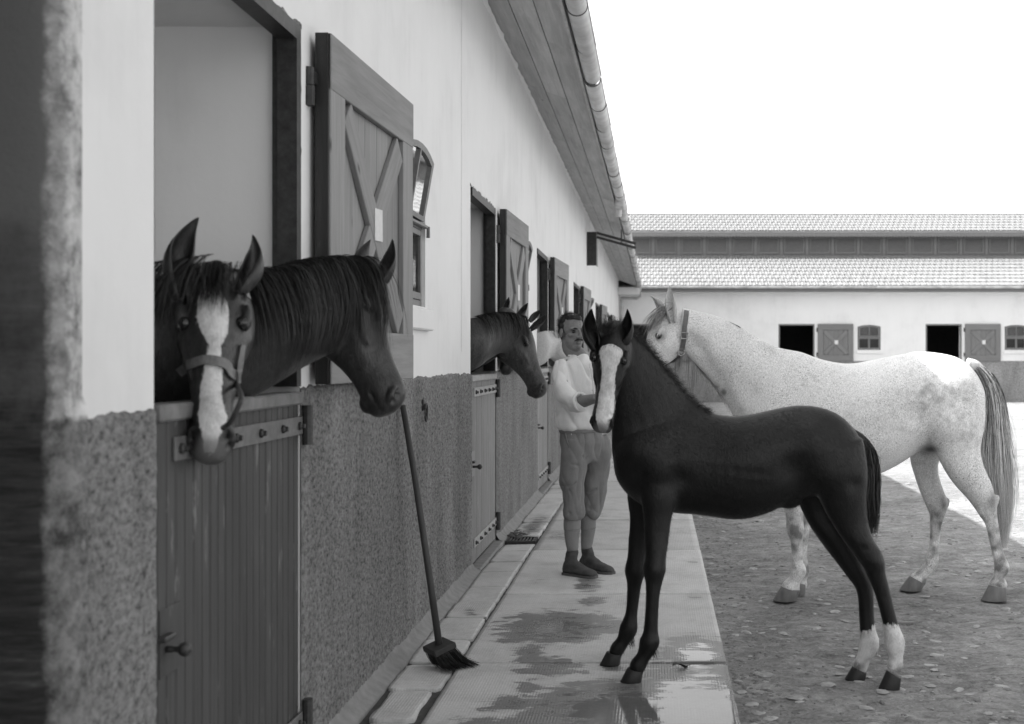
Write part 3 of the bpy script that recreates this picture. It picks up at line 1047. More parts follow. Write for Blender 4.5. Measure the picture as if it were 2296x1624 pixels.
def shutter(parent, loc, rz, me, hook=False):
    s = piece('shutter', me['back'], loc, parent, (0, 0, rz))
    def sub(name, mm, l, rot=(0, 0, 0)):
        c = bpy.data.objects.new(name, mm); COL.objects.link(c); c.parent = s; c.location = l; c.rotation_euler = rot
        return c
    for k in range(me['nb']):
        sub('board', me['board'], (0.0205+RNG.uniform(-0.001, 0.001), 0.01+me['pw']*(k+0.5), SHH/2))
    sub('stile', me['stile'], (0.0415, 0.085, SHH/2)); sub('stile', me['stile'], (0.0415, SHW-0.085, SHH/2))
    sub('rail', me['rail'], (0.0440, SHW/2, SHH-0.10), (math.pi/2, 0, 0)); sub('rail', me['rail'], (0.0440, SHW/2, 0.10), (math.pi/2, 0, 0))
    sub('brace', me['brace'], (0.0405, SHW/2, SHH/2), (me['bangle'], 0, 0))
    for sg in (-1, 1):
        sub('brace', me['brace2'], (0.0400, SHW/2+sg*me['iw']/4, SHH/2+sg*me['ih']/4), (-me['bangle'], 0, 0))
    sub('notice', me['notice'], (0.0550, SHW/2+0.02, SHH/2+0.01), (0.03, 0, 0))
    sub('edge_strip', me['edge'], (0.0235, -0.005, SHH/2))
    if hook:
        hk = MB()
        ring = [(0.03+0.0, SHW+0.012+0.018*math.cos(a), 0.285+0.018*math.sin(a)) for a in [2*math.pi*j/10 for j in range(11)]]
        hk.tube(ring, 0.005, 6)
        hk.tube([(0.03, SHW+0.012, 0.267), (0.032, SHW+0.018, 0.16), (0.036, SHW+0.026, 0.07)], 0.006, 6)
        hk.tube([(0.034, SHW+0.024, 0.085), (0.040, SHW+0.034, 0.03), (0.030, SHW+0.026, 0.015), (0.01, SHW-0.005, 0.02)], 0.007, 6)
        c = hk.ob('stay_hook', M['iron'], s, True, local=True)
    for zz in (SHH-0.20, 0.22):
        kn = MB()
        kn.tube([(-0.012, -0.035, zz-0.065), (-0.012, -0.035, zz+0.005)], 0.020, 8)
        kn.tube([(-0.012, -0.035, zz+0.008), (-0.012, -0.035, zz+0.070)], 0.018, 8)
        kn.box(-0.022, 0.010, -0.035, 0.02, zz+0.012, zz+0.055)
        kn.ob('hinge_knuckle', M['frame_dark'], s, False, local=True)
    return s
shang = [2.4, 2.0, 3.5, 2.5, 3.0, 2.0]
for k, d in enumerate(DOORS):
    shutter(stable, (WX+0.021, d[1]+0.122, 1.316), -math.radians(shang[k]), SM_NEAR, hook=(k < 3))

# ---- windows with arched heads, upper sash tilted out
def window(parent, a, b, tilt=0.16, x=WX, axis='y', far=False):
    """built in local coords: u along the wall from a to b, outward +x, then mapped"""
    Wd = b-a; n = 8
    def arch(u):  # local u in 0..Wd
        t_ = 2*u/Wd-1
        return WT+WA*(1-t_*t_)
    def mp(p):
        if axis == 'y': return (x+p[0], a+p[1], p[2])
        return (a+p[1], x-p[0], p[2])
    fm = M['win_frame']
    f = MB(); ft = 0.035
    f.box(-0.06, -0.02, 0, ft, WB, WT); f.box(-0.06, -0.02, Wd-ft, Wd, WB, WT); f.box(-0.06, -0.02, ft, Wd-ft, WB, WB+ft)
    tp = [(-0.025, Wd*i/n, arch(Wd*i/n)-0.018) for i in range(n+1)]
    f.tube(tp, 0.022, 6)
    f.box(-0.045, -0.006, ft, Wd-ft, 2.085, 2.125, 0.006)
    W_ = ob('window', [mp(v) for v in f.V], f.F, fm, parent)
    # lower sash
    s = MB()
    z0, z1 = WB+ft+0.003, 2.082
    for (u0, u1) in ((ft+0.004, Wd/2-0.004), (Wd/2+0.004, Wd-ft-0.004)):
        s.box(-0.040, -0.012, u0, u0+0.028, z0, z1); s.box(-0.040, -0.012, u1-0.028, u1, z0, z1)
        s.box(-0.040, -0.012, u0+0.028, u1-0.028, z0, z0+0.035); s.box(-0.040, -0.012, u0+0.028, u1-0.028, z1-0.028, z1)
        g = MB().box(-0.030, -0.025, u0+0.028, u1-0.028, z0+0.035, z1-0.028)
        ob('pane', [mp(v) for v in g.V], g.F, M['glass'], W_)
    ob('sash', [mp(v) for v in s.V], s.F, fm, W_)
    # upper sash, hinged at its foot and leaning out
    zb_ = 2.13
    ct, sn = math.cos(tilt), math.sin(tilt)
    def tl(p):
        dx, dz = p[0]+0.028, p[2]-zb_
        return (-0.014+dx*ct+dz*sn, p[1], zb_-dx*sn+dz*ct)
    s = MB()
    ins = 0.030
    def arch2(u): return arch(u)-0.030
    pts = [(ft+0.004, zb_+0.004)]+[(u, arch2(u)) for u in np.linspace(ft+0.004, Wd-ft-0.004, 7)]+[(Wd-ft-0.004, zb_+0.004)]
    cen = (Wd/2, (zb_+WT)/2)
    def inset(p, k):
        return (cen[0]+(p[0]-cen[0])*(1-k), cen[1]+(p[1]-cen[1])*(1-k*1.15))
    outer = pts; inner = [inset(p, 0.13) for p in pts]
    V = []; F = []
    m_ = len(pts)
    for xx in (-0.042, -0.012):
        V += [(xx, p[0], p[1]) for p in outer]; V += [(xx, p[0], p[1]) for p in inner]
    for k in range(m_):
        k2 = (k+1) % m_
        F += [(k, k2, m_+k2, m_+k), (2*m_+k, 3*m_+k, 3*m_+k2, 2*m_+k2), (k, 2*m_+k, 2*m_+k2, k2), (m_+k, m_+k2, 3*m_+k2, 3*m_+k)]
    s.add(V, F)
    s.box(-0.042, -0.012, Wd/2-0.012, Wd/2+0.012, zb_+0.03, arch2(Wd/2)-0.03)
    ob('tilted_sash', [mp(tl(v)) for v in s.V], s.F, fm, W_)
    V = [(-0.025, p[0], p[1]) for p in inner]+[(-0.030, p[0], p[1]) for p in inner]
    F = [tuple(range(m_)), tuple(range(2*m_-1, m_-1, -1))]+[(k, m_+k, m_+(k+1) % m_, (k+1) % m_) for k in range(m_)]
    ob('pane', [mp(tl(v)) for v in V], F, M['glass'], W_)
    g = MB().box(-0.02, 0.035, -0.04, Wd+0.07, WB-0.125, WB-0.012, 0.008)
    ob('window_sill', [mp(v) for v in g.V], g.F, M['plaster_far'] if far else M['plaster'], W_)
    if not far:
        k = MB()
        k.tube([(-0.005, ft, 2.105), (0.010, Wd-ft, 2.105)], 0.012, 6)
        k.tube([(-0.005, Wd-0.02, 2.105), (0.018, Wd-0.01, 2.105), (0.018, Wd-0.01, 2.05)], 0.010, 6)
        ob('window_latch', [mp(v) for v in k.V], k.F, M['win_frame'], W_)
    return W_
wt = [0.17, 0.2, 0.25, 0.42, 0.42, 0.3]
for k, (a, b) in enumerate(WINS):
    window(stable, a, b, wt[k])
# tether ring on its eye plate
tr = MB()
tr.tube([(WX+0.030, 6.16+0.028*math.cos(a), 1.125+0.045*math.sin(a)) for a in [2*math.pi*j/12 for j in range(13)]], 0.006, 6)
tr.box(WX+0.008, WX+0.022, 6.14, 6.18, 1.135, 1.195, 0.004)
tr.ob('tether_ring', M['iron'], stable, False)
# plumb crack in the plaster short of the second door
V = []; F = []
for i in range(60):
    z = 1.45+2.5*i/59
    yy = 7.46+0.010*mnoise.noise(Vector((z*2, 0, 0)))+0.004*mnoise.noise(Vector((z*11, 4, 0)))
    V += [(WX+0.0012, yy-0.0022, z), (WX+0.0012, yy+0.0022, z)]
for i in range(59):
    F.append((2*i, 2*i+1, 2*i+3, 2*i+2))
ob('plaster_crack', V, F, M['strap'], stable)
# loft hatch standing open and the double hoist bar above it
ht = MB().box(WX+0.004, -1.055, 21.0, 21.04, 3.06, 3.66)
hh = ht.ob('loft_hatch', M['frame_dark'], stable)
MB().box(-1.053, -1.030, 20.995, 21.05, 3.04, 3.67).ob('edge_strip', M['fascia'], hh)
hb = MB()
for q in (0.0, 0.075):
    V, F = cbox((0, 0, 0), (0.36, 0.03, 0.022))
    c_, s_ = math.cos(0.27), math.sin(0.27)
    hb.add([(-0.70+v[0]*c_+v[2]*s_, 21.02+v[1], 3.545-q-v[0]*s_+v[2]*c_) for v in V], F)
hb.box(-0.62, -0.60, 21.0, 21.04, 3.44, 3.70)
hb.ob('hoist_bar', M['frame_dark'], stable)

# ================================================================== far range across the yard
far = thing('far_stable_range', 'white stable range across the yard with two tiers of pale tiled roof', 'stable', (4, FARY, 0))
FX0, FX1 = WX+0.004, 17.0
FD = [(4.13+4.95*k) for k in (-1, 0, 1, 2)]
cuts = []
for x in FD:
    cuts += [((x, x+1.22), 'd'), ((x+2.66, x+3.44), 'w')]
cuts.sort()
w = MB(); x = FX0
for (a, b), kind in cuts:
    w.box(x, a, FARY, FARY+0.4, -0.2, 3.62)
    if kind == 'd':
        w.box(a, b, FARY, FARY+0.4, DT, 3.62)
    else:
        w.box(a, b, FARY, FARY+0.4, -0.2, WB)
        n = 8
        top = [(a+(b-a)*i/n, WT+WA*(1-((2*i/n-1)**2))) for i in range(n+1)]
        for i in range(n):
            (ya, za), (yb_, zb_) = top[i], top[i+1]
            Vv = [(ya, FARY+0.4, za), (ya, FARY, za), (yb_, FARY, zb_), (yb_, FARY+0.4, zb_), (ya, FARY+0.4, 3.62), (ya, FARY, 3.62), (yb_, FARY, 3.62), (yb_, FARY+0.4, 3.62)]
            w.add(Vv, [(0,1,2,3), (7,6,5,4), (5,6,2,1), (3,7,4,0)])
    x = b
w.box(x, FX1, FARY, FARY+0.4, -0.2, 3.62)
w.ob('wall', M['plaster_far'], far)
dd = MB(); x = FX0+0.02
for q in FD:
    dd.box(x, q, FARY-0.012, FARY-0.0005, -0.1, DADO); x = q+1.22
dd.box(x, FX1, FARY-0.012, FARY-0.0005, -0.1, DADO)
dd.ob('dado', M['roughcast_far'], far)
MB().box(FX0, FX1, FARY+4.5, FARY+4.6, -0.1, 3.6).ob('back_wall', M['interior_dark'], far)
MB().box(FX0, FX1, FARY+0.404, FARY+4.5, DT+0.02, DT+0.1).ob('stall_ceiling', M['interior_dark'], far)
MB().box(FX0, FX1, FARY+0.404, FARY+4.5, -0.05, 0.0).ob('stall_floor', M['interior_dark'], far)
MB().box(FX1, FX1+0.3, FARY, FARY+5.0, -0.1, 5.0).ob('end_wall', M['plaster_far'], far)
for x in FD:
    a, b = x+0.012, x+1.208
    back = MB().box(a, b, FARY+0.033, FARY+0.06, 0.03, 1.28)
    d = back.ob('half_door', M['door_wood_pale'], far)
    pw = (b-a)/10
    me = plank_mesh('plank', pw-0.003, 0.03, 1.25, M['door_wood_pale'])
    for k in range(10):
        piece('plank', me, (a+pw*(k+0.5), FARY, 0.655), d, (0, 0, -math.pi/2))
    fr = MB()
    fr.box(a-0.010, a+0.035, FARY-0.004, FARY+0.05, 1.312, DT-0.003); fr.box(b-0.035, b+0.010, FARY-0.004, FARY+0.05, 1.312, DT-0.003)
    fr.box(a+0.035, b-0.035, FARY-0.004, FARY+0.05, DT-0.05, DT-0.003)
    fr.ob('door_frame', M['shutter_far'], far)
    shutter(far, (x+1.33, FARY-0.016, 1.305), -math.pi/2, SM_FAR)
    window(far, x+2.66, x+3.44, 0.05, FARY, 'x', True)
# roof planes (under the tiles), eaves, clerestory
RS = 0.405
def sheet(pts, mat, name, th=0.05):
    (ya, za), (yb_, zb_) = pts
    V = [(FX0-0.2, ya, za), (FX1+0.4, ya, za), (FX1+0.4, yb_, zb_), (FX0-0.2, yb_, zb_)]
    V += [(v[0], v[1], v[2]-th) for v in V]
    ob(name, V, [(0,1,2,3), (7,6,5,4), (0,4,5,1), (1,5,6,2), (2,6,7,3), (3,7,4,0)], mat, far)
LE = (FARY-0.55, 3.80); LT = (FARY+2.65, 3.80+3.20*RS)
sheet((LE, LT), M['roof_top'], 'lower_roof')
CY = FARY+2.65; CT = 5.91
UE = (CY-0.42, 5.925); UT = (CY+1.55, 5.925+1.97*RS)
sheet((UE, UT), M['roof_top'], 'upper_roof')
sheet((UT, (CY+5.5, UT[1]-3.95*RS)), M['roof_top'], 'upper_roof')
MB().box(FX0-0.1, FX1+0.3, CY, CY+0.2, 4.8, CT).ob('clerestory', M['louvre_dark'], far)
MB().box(FX0-0.1, FX1+0.3, UE[0]+0.03, CY-0.002, CT-0.10, CT-0.07).ob('eaves_soffit', M['louvre_dark'], far)
# scalloped valance board under the upper eaves
v = MB()
v.box(FX0-0.1, FX1+0.3, UE[0]+0.004, UE[0]+0.026, CT-0.16, CT-0.005)
x = FX0
while x < FX1:
    v.add([(x, UE[0]+0.005, CT-0.160), (x+0.10, UE[0]+0.005, CT-0.160), (x+0.05, UE[0]+0.005, CT-0.215), (x, UE[0]+0.025, CT-0.160), (x+0.10, UE[0]+0.025, CT-0.160), (x+0.05, UE[0]+0.025, CT-0.215)],
          [(0,2,1), (3,4,5), (0,3,5,2), (1,2,5,4), (0,1,4,3)])
    x += 0.105
v.ob('valance', M['louvre'], far)
# louvred panels and posts
lv = MB()
lv.box(-0.36, 0.36, -0.035, -0.005, -0.29, -0.245); lv.box(-0.36, 0.36, -0.035, -0.005, 0.245, 0.29)
lv.box(-0.36, -0.325, -0.035, -0.005, -0.245, 0.245); lv.box(0.325, 0.36, -0.035, -0.005, -0.245, 0.245)
lvm = lv.mesh('louvre_panel', M['louvre'])
slm = mkmesh('slat', [(-0.325, -0.030, -0.022), (0.325, -0.030, -0.022), (0.325, -0.004, 0.012), (-0.325, -0.004, 0.012), (-0.325, -0.034, -0.014), (0.325, -0.034, -0.014), (0.325, -0.008, 0.020), (-0.325, -0.008, 0.020)],
             [(0,1,2,3), (7,6,5,4), (0,4,5,1), (2,6,7,3), (0,3,7,4), (1,5,6,2)], M['louvre'])
psm = mkmesh('post', *cbox((0, 0, 0), (0.05, 0.012, 0.36)), M['louvre'])
x = -0.55
while x < FX1-0.4:
    pn = piece('louvre_panel', lvm, (x, CY, 5.44), far)
    for k in range(11):
        c_ = bpy.data.objects.new('slat', slm); COL.objects.link(c_); c_.parent = pn; c_.location = (0, 0, -0.222+k*0.044)
    piece('post', psm, (x+0.46, CY-0.013, 5.44), far)
    x += 0.92
# roof tiles: the 300 that show largest as pieces, the rest joined
def tile_geo():
    w2, L = 0.100, 0.40
    prof = [(-1.0, 0.012), (-0.72, 0.030), (-0.42, 0.012), (0.1, 0.004), (0.55, 0.022), (0.98, 0.006)]
    V = []; F = []
    for s, lift in ((0, 0.022), (L, 0.0)):
        for (u, h) in prof: V.append((u*w2, s, h+lift))
    for (u, h) in prof: V.append((u*w2, 0, h+0.022-0.022))
    n = len(prof)
    for k in range(n-1):
        F.append((k, k+1, n+k+1, n+k))
        F.append((2*n+k, 2*n+k+1, k+1, k))
    return V, F
tv, tf = tile_geo()
tme = mkmesh('roof_tile', tv, tf, M['tile'])
sl = math.atan(RS); cs, sn = math.cos(sl), math.sin(sl)
rest = MB(); cnt = 0
def tile_rows(E, T):
    L = math.hypot(T[0]-E[0], T[1]-E[1])
    n = int(round(L/0.37)); return n, L/n
spots = []
for (E, T) in ((LE, LT), (UE, UT)):
    n, ex = tile_rows(E, T)
    for r in range(n):
        x = -0.95+(0.1 if r % 2 else 0.0)
        while x < FX1:
            s = r*ex-0.03
            spots.append((x+RNG.uniform(-0.006, 0.006), E[0]+s*cs, E[1]+s*sn+0.004+RNG.uniform(0, 0.004), E is LE))
            x += 0.2
spots.sort(key=lambda q: (not (q[3] and -0.6 < q[0] < 12.6), q[1]))
for (x, y, z, _) in spots:
    if cnt < 285:
        piece('roof_tile', tme, (x, y, z), far, (sl, 0, RNG.uniform(-0.012, 0.012)))
    else:
        rest.add([(x+v[0], y+v[1]*cs-v[2]*sn, z+v[1]*sn+v[2]*cs) for v in tv], tf)
    cnt += 1
rest.ob('tile_field', M['tile'], far, False, kind='stuff')
rc = MB()
rings = [[(yy, 0.075*math.cos(a)*k, 0.075*math.sin(a)*k) for a in np.linspace(0, math.pi, 8)] for yy, k in ((-0.2, 1.12), (-0.17, 1.05), (0.215, 0.95))]
V, F = loft(rings, True)
rcm = mkmesh('ridge_tile', V, F, M['tile'])
x = -1.2
while x < FX1+0.3:
    piece('ridge_tile', rcm, (x, UT[0], UT[1]-0.005), far); x += 0.4
# gutter of the far eaves
gfm = mkmesh('gutter_length', *half_round(0.075, -0.6, 0.6), M['gutter'], True)
x = -0.5
while x < FX1:
    g_ = piece('gutter_length', gfm, (x, LE[0]-0.06, 3.785), far, (0, 0, math.pi/2))
    c_ = bpy.data.objects.new('gutter_seam', smm); COL.objects.link(c_); c_.parent = g_; c_.location = (0, -0.6, 0)
    x += 1.2
MB().box(FX0, FX1+0.3, LE[0]+0.03, LE[0]+0.05, 3.595, 3.78).ob('fascia', M['louvre'], far)
MB().box(FX0, FX1+0.3, LE[0]+0.05, FARY-0.002, 3.60, 3.62).ob('eaves_soffit', M['plaster_far'], far)
# ================================================================== animals: tools
def remesh_smooth(parts, voxel, iters=6, lam=0.5):
    """union of closed lofts -> one continuous surface (voxel remesh), then Taubin smoothing"""
    mb = MB()
    for V, F in parts:
        mb.add(V, F)
    me = mkmesh('tmp', mb.V, mb.F)
    o = bpy.data.objects.new('tmp', me)
    COL.objects.link(o)
    md = o.modifiers.new('r', 'REMESH')
    md.mode = 'VOXEL'; md.voxel_size = voxel
    dg = bpy.context.evaluated_depsgraph_get()
    dg.update()
    ev = o.evaluated_get(dg)
    em = ev.to_mesh()
    n = len(em.vertices)
    V = np.empty(n*3); em.vertices.foreach_get('co', V); V = V.reshape(-1, 3)
    F = [tuple(p.vertices) for p in em.polygons]
    ev.to_mesh_clear()
    bpy.data.objects.remove(o); bpy.data.meshes.remove(me)
    E = set()
    for f in F:
        for i in range(len(f)):
            a, b = f[i], f[(i+1) % len(f)]
            E.add((a, b) if a < b else (b, a))
    E = np.array(list(E))
    deg = np.bincount(E.ravel(), minlength=n).astype(float); deg[deg == 0] = 1
    def lap(V):
        S = np.zeros_like(V)
        for k in range(3):
            S[:, k] = np.bincount(E[:, 0], V[E[:, 1], k], n)+np.bincount(E[:, 1], V[E[:, 0], k], n)
        return S/deg[:, None]-V
    for i in range(iters):
        V = V+lam*lap(V)
        V = V-(lam+0.02)*lap(V)
    V = V+0.5*lap(V)
    return V, F, E, deg

def vnormals(V, F):
    me = mkmesh('tmpn', V, F)
    n = len(V)
    N = np.empty(n*3)
    me.vertex_normals.foreach_get('vector', N)
    bpy.data.meshes.remove(me)
    return N.reshape(-1, 3)

def press(V, N, c, r, d, dirv=None):
    """push vertices near c by d along their normals (gaussian)"""
    c = np.array(c)
    q = np.sum((V-c)**2, axis=1)/(r*r)
    m = q < 6
    g = np.exp(-q[m])*d
    if dirv is None:
        V[m] += N[m]*g[:, None]
    else:
        V[m] += np.array(dirv)[None, :]*g[:, None]

def ring_sect(top, bot, w, side, n=24, p=2.2, kt=0.0, kb=0.0, mid=0.55):
    """egg-like section between a top and a bottom point; w = half width"""
    top = Vector(top); bot = Vector(bot); side = Vector(side).normalized()
    c = bot+(top-bot)*mid
    out = []
    for j in range(n):
        a = 2*math.pi*j/n
        ca, sa = math.cos(a), math.sin(a)
        x = w*math.copysign(abs(ca)**(2/p), ca)
        q = abs(sa)**(2/p)
        x *= (1-kt*q**1.5) if sa > 0 else (1-kb*q**1.5)
        out.append(c+side*x+(top-c)*q if sa > 0 else c+side*x+(bot-c)*q)
    return out

def sect_loft(rows, side, k=4, n=24, p=2.2):
    """rows: (top(3), bot(3), w, kt, kb)"""
    A = crom([list(r[0])+list(r[1])+[r[2], r[3], r[4]] for r in rows], k)
    return loft([ring_sect(r[0:3], r[3:6], max(0.004, r[6]), side, n, p, r[7], r[8]) for r in A])

def limb(rows, fore, k=4, n=16):
    """rows: (point, fore-aft radius, lateral radius); fore = fore-aft direction"""
    A = crom([list(r[0])+[r[1], r[2]] for r in rows], k)
    pts = [Vector(r[0:3]) for r in A]
    rings = []
    for i, p in enumerate(pts):
        t = pts[min(i+1, len(pts)-1)]-pts[max(i-1, 0)]
        t, u, s = frame_from(t, fore)
        rings.append([p+u*math.cos(2*math.pi*j/n)*A[i][3]+s*math.sin(2*math.pi*j/n)*A[i][4] for j in range(n)])
    return loft(rings)

def ellipsoid(c, ax, r, n=14, m=8):
    ax = [Vector(a).normalized() for a in ax]
    rings = []
    for i in range(1, m):
        th = math.pi*i/m
        rings.append([Vector(c)+ax[0]*(r[0]*math.cos(th))+ax[1]*(r[1]*math.sin(th)*math.cos(2*math.pi*j/n))+ax[2]*(r[2]*math.sin(th)*math.sin(2*math.pi*j/n)) for j in range(n)])
    return loft(rings)

HEAD = [  # u along poll->lips, dorsal f, ventral f, half width, narrowing top/bottom
    (-0.035, -0.11, -0.30, 0.070, 0.25, 0.2), (0.02, -0.035, -0.37, 0.108, 0.3, 0.2), (0.10, 0.015, -0.405, 0.140, 0.28, 0.25),
    (0.20, 0.038, -0.440, 0.172, 0.22, 0.35), (0.30, 0.036, -0.450, 0.180, 0.20, 0.45), (0.38, 0.026, -0.430, 0.172, 0.20, 0.5),
    (0.46, 0.010, -0.385, 0.150, 0.22, 0.5), (0.56, -0.004, -0.325, 0.122, 0.28, 0.45), (0.66, -0.012, -0.280, 0.104, 0.30, 0.35),
    (0.76, -0.010, -0.252, 0.096, 0.30, 0.25), (0.86, -0.004, -0.240, 0.101, 0.28, 0.22), (0.93, -0.016, -0.235, 0.098, 0.25, 0.25),
    (0.985, -0.055, -0.215, 0.080, 0.3, 0.3), (1.01, -0.10, -0.185, 0.045, 0.3, 0.3)]

class Head:
    def __init__(self, poll, muzzle, face, L=None, wide=1.0, deep=1.0):
        self.o = Vector(poll)
        U = Vector(muzzle)-self.o
        self.L = L or U.length
        self.U = U.normalized()
        Fv = Vector(face); Fv = Fv-self.U*Fv.dot(self.U)
        self.F = Fv.normalized()
        self.S = self.U.cross(self.F)
        self.wide = wide; self.deep = deep
    def at(self, u, f, s):
        return self.o+(self.U*u+self.F*f*self.deep+self.S*s*self.wide)*self.L
    def vec(self, u, f, s):
        return self.U*u+self.F*f+self.S*s
    def parts(self):
        rows = [(self.at(u, d, 0), self.at(u, v, 0), w*self.L*self.wide, kt, kb) for u, d, v, w, kt, kb in HEAD]
        P_ = [sect_loft(rows, self.S, 4, 28, 2.3)]
        L = self.L
        for s in (-1, 1):
            P_.append(ellipsoid(self.at(0.31, -0.030, s*0.150), (self.U, self.F, self.S), (0.075*L, 0.026*L, 0.028*L)))      # brow
            P_.append(ellipsoid(self.at(0.47, -0.105, s*0.118), (self.vec(1, 0.05, -0.16*s), self.F, self.S), (0.16*L, 0.024*L, 0.026*L)))  # cheek crest
            P_.append(ellipsoid(self.at(0.27, -0.29, s*0.100), (self.U, self.F, self.S), (0.15*L, 0.14*L, 0.062*L)))   # masseter
            P_.append(ellipsoid(self.at(0.915, -0.075, s*0.078), (self.vec(1, -0.5, 0), self.F, self.S), (0.062*L, 0.050*L, 0.034*L)))  # nostril wing
        P_.append(ellipsoid(self.at(0.905, -0.225, 0), (self.U, self.F, self.S), (0.062*L, 0.042*L, 0.056*L)))         # chin
        return P_
    def sculpt(self, V, N):
        L = self.L
        for s in (-1, 1):
            e = self.at(0.345, -0.065, s*0.172)
            press(V, N, e, 0.034*L, -0.008*L)
            press(V, N, self.at(0.385, -0.125, s*0.165), 0.03*L, 0.006*L)
            for (uu, ff, ss, rr, dd) in ((0.925, -0.050, 0.084, 0.022, -0.055), (0.895, -0.036, 0.080, 0.016, -0.035), (0.955, -0.080, 0.086, 0.017, -0.035)):
                press(V, N, self.at(uu, ff, s*ss), rr*L, dd*L)
            for (uu, ff, ss) in ((0.90, -0.02, 0.055), (0.93, -0.035, 0.056), (0.95, -0.09, 0.112), (0.915, -0.075, 0.112)):
                press(V, N, self.at(uu, ff, s*ss), 0.018*L, 0.005*L)
            press(V, N, self.at(0.60, -0.085, s*0.100), 0.05*L, -0.012*L)
            press(V, N, self.at(0.72, -0.13, s*0.095), 0.05*L, -0.008*L)
            press(V, N, self.at(0.12, -0.42, s*0.10), 0.05*L, -0.02*L)
            press(V, N, self.at(0.17, -0.03, s*0.16), 0.045*L, -0.010*L)     # hollow above the eye
            press(V, N, self.at(0.50, -0.20, s*0.11), 0.06*L, -0.010*L)
            for k in range(7):
                u = 0.86+0.020*k
                press(V, N, self.at(u, -0.178+0.004*k, s*(0.085-0.004*k)), 0.012*L, -0.016*L)

def ear_mesh(base, tip, front, width, hook=0.0):
    """leaf-shaped, cupped ear with thickness: base->tip, open towards 'front'"""
    base = Vector(base); tip = Vector(tip)
    t, f, s = frame_from(tip-base, front)
    L = (tip-base).length
    prof = [(0.0, 0.62, 1.0), (0.14, 0.80, 1.0), (0.28, 0.98, 0.95), (0.45, 1.0, 0.88), (0.62, 0.88, 0.74), (0.78, 0.60, 0.55), (0.90, 0.34, 0.4), (0.97, 0.16, 0.25), (1.0, 0.03, 0.1)]
    A = crom(prof, 2)
    n = 11
    V = []; F = []
    def pt(u, w, c, a, off):
        ang = a*(2.35*c+0.35)
        R = w*width*0.5
        x = R*math.sin(ang)/max(0.75, math.sin(min(1.57, 2.35*c+0.35)))
        y = -R*math.cos(ang)*0.95*(0.35+0.65*c)
        bend = -0.10*L*math.sin(u*math.pi)*0.6 + 0.07*L*u*u
        return base+t*(u*L)+s*(x*(1-off)+hook*L*(u**3-0.6*u))+f*(y*(1-off)+bend)
    m = len(A)
    for side_ in (0, 1):
        for (u, w, c) in A:
            for j in range(n):
                V.append(pt(u, w, c, -1+2*j/(n-1), 0.16*side_))
    o = m*n
    for i in range(m-1):
        for j in range(n-1):
            a = i*n+j
            F.append((a, a+1, a+n+1, a+n))
            F.append((o+a, o+a+n, o+a+n+1, o+a+1))
        F.append((i*n, i*n+n, o+i*n+n, o+i*n)); F.append((i*n+n-1, o+i*n+n-1, o+i*n+2*n-1, i*n+2*n-1))
    for j in range(n-1):
        F.append((j, o+j, o+j+1, j+1))
    return V, F

def strands(lines, width, mat, name, parent, taper=True, tones=None, **props):
    """ribbons of hair: each line is a list of points"""
    V = []; F = []
    for pts in lines:
        m = len(pts); b = len(V)
        rv = Vector(RNG.normal(size=3)).normalized()
        w = width*RNG.uniform(0.6, 1.3)
        for i, p in enumerate(pts):
            t = (pts[min(i+1, m-1)]-pts[max(i-1, 0)])
            if t.length < 1e-9: t = Vector((0, 0, 1))
            q = t.cross(rv)
            if q.length < 1e-6: q = t.cross(Vector((1, 0, 0.1)))
            q.normalize()
            k = w*(1.0-(i/(m-1))**1.6*0.92 if taper else 1)
            V.append(p+q*k); V.append(p-q*k)
        for i in range(m-1):
            a = b+2*i
            F.append((a, a+1, a+3, a+2))
    o = ob(name, V, F, mat, parent, True, **props)
    if tones is not None:
        put_attr(o.data, 'tone', np.array([t_ for ts in tones for t_ in ts for _ in (0, 1)]))
    return o

def flow_line(p, d, n, step, bvh=None, off=0.004, grav=0.0, jit=0.0, stick=True):
    p = Vector(p); d = Vector(d).normalized(); out = [p.copy()]
    for i in range(n):
        d = (d+Vector((0, 0, -grav))+Vector(RNG.normal(size=3))*jit).normalized()
        q = p+d*step
        if bvh is not None:
            loc, nor, idx, dist = bvh.find_nearest(q)
            if loc is not None:
                sd = (q-loc).dot(nor)
                if sd < off or (stick and dist < off*6):
                    q = loc+nor*max(off, min(sd, off*2.5))
        d = (q-p)
        if d.length < 1e-6: break
        d.normalize(); p = q; out.append(p.copy())
    return out

def ribbon_on(bvh, pts, width, thick, across=None, off=0.003):
    """a strap laid over the surface through the given points"""
    A = crom([list(p) for p in pts], 5)
    C = []; Nn = []
    for a in A:
        loc, nor, idx, dist = bvh.find_nearest(Vector(a))
        C.append(loc+nor*off); Nn.append(nor)
    C = [(C[max(i-1, 0)]+C[i]*2+C[min(i+1, len(C)-1)])/4 for i in range(len(C))]
    V = []; F = []
    for i, c in enumerate(C):
        t = (C[min(i+1, len(C)-1)]-C[max(i-1, 0)]).normalized()
        n = Nn[i]; s = t.cross(n).normalized(); n = s.cross(t)
        c = c+n*0.002
        V += [c+s*width/2, c-s*width/2, c-s*width/2+n*thick, c+s*width/2+n*thick]
    for i in range(len(C)-1):
        for k in range(4):
            a = 4*i+k; b = 4*i+(k+1) % 4
            F.append((a, b, b+4, a+4))
    F.append((3, 2, 1, 0)); m = 4*(len(C)-1); F.append((m, m+1, m+2, m+3))
    return V, F

def ball(c, r, n=14, m=9):
    return ellipsoid(c, ((1, 0, 0), (0, 1, 0), (0, 0, 1)), (r, r, r), n, m)

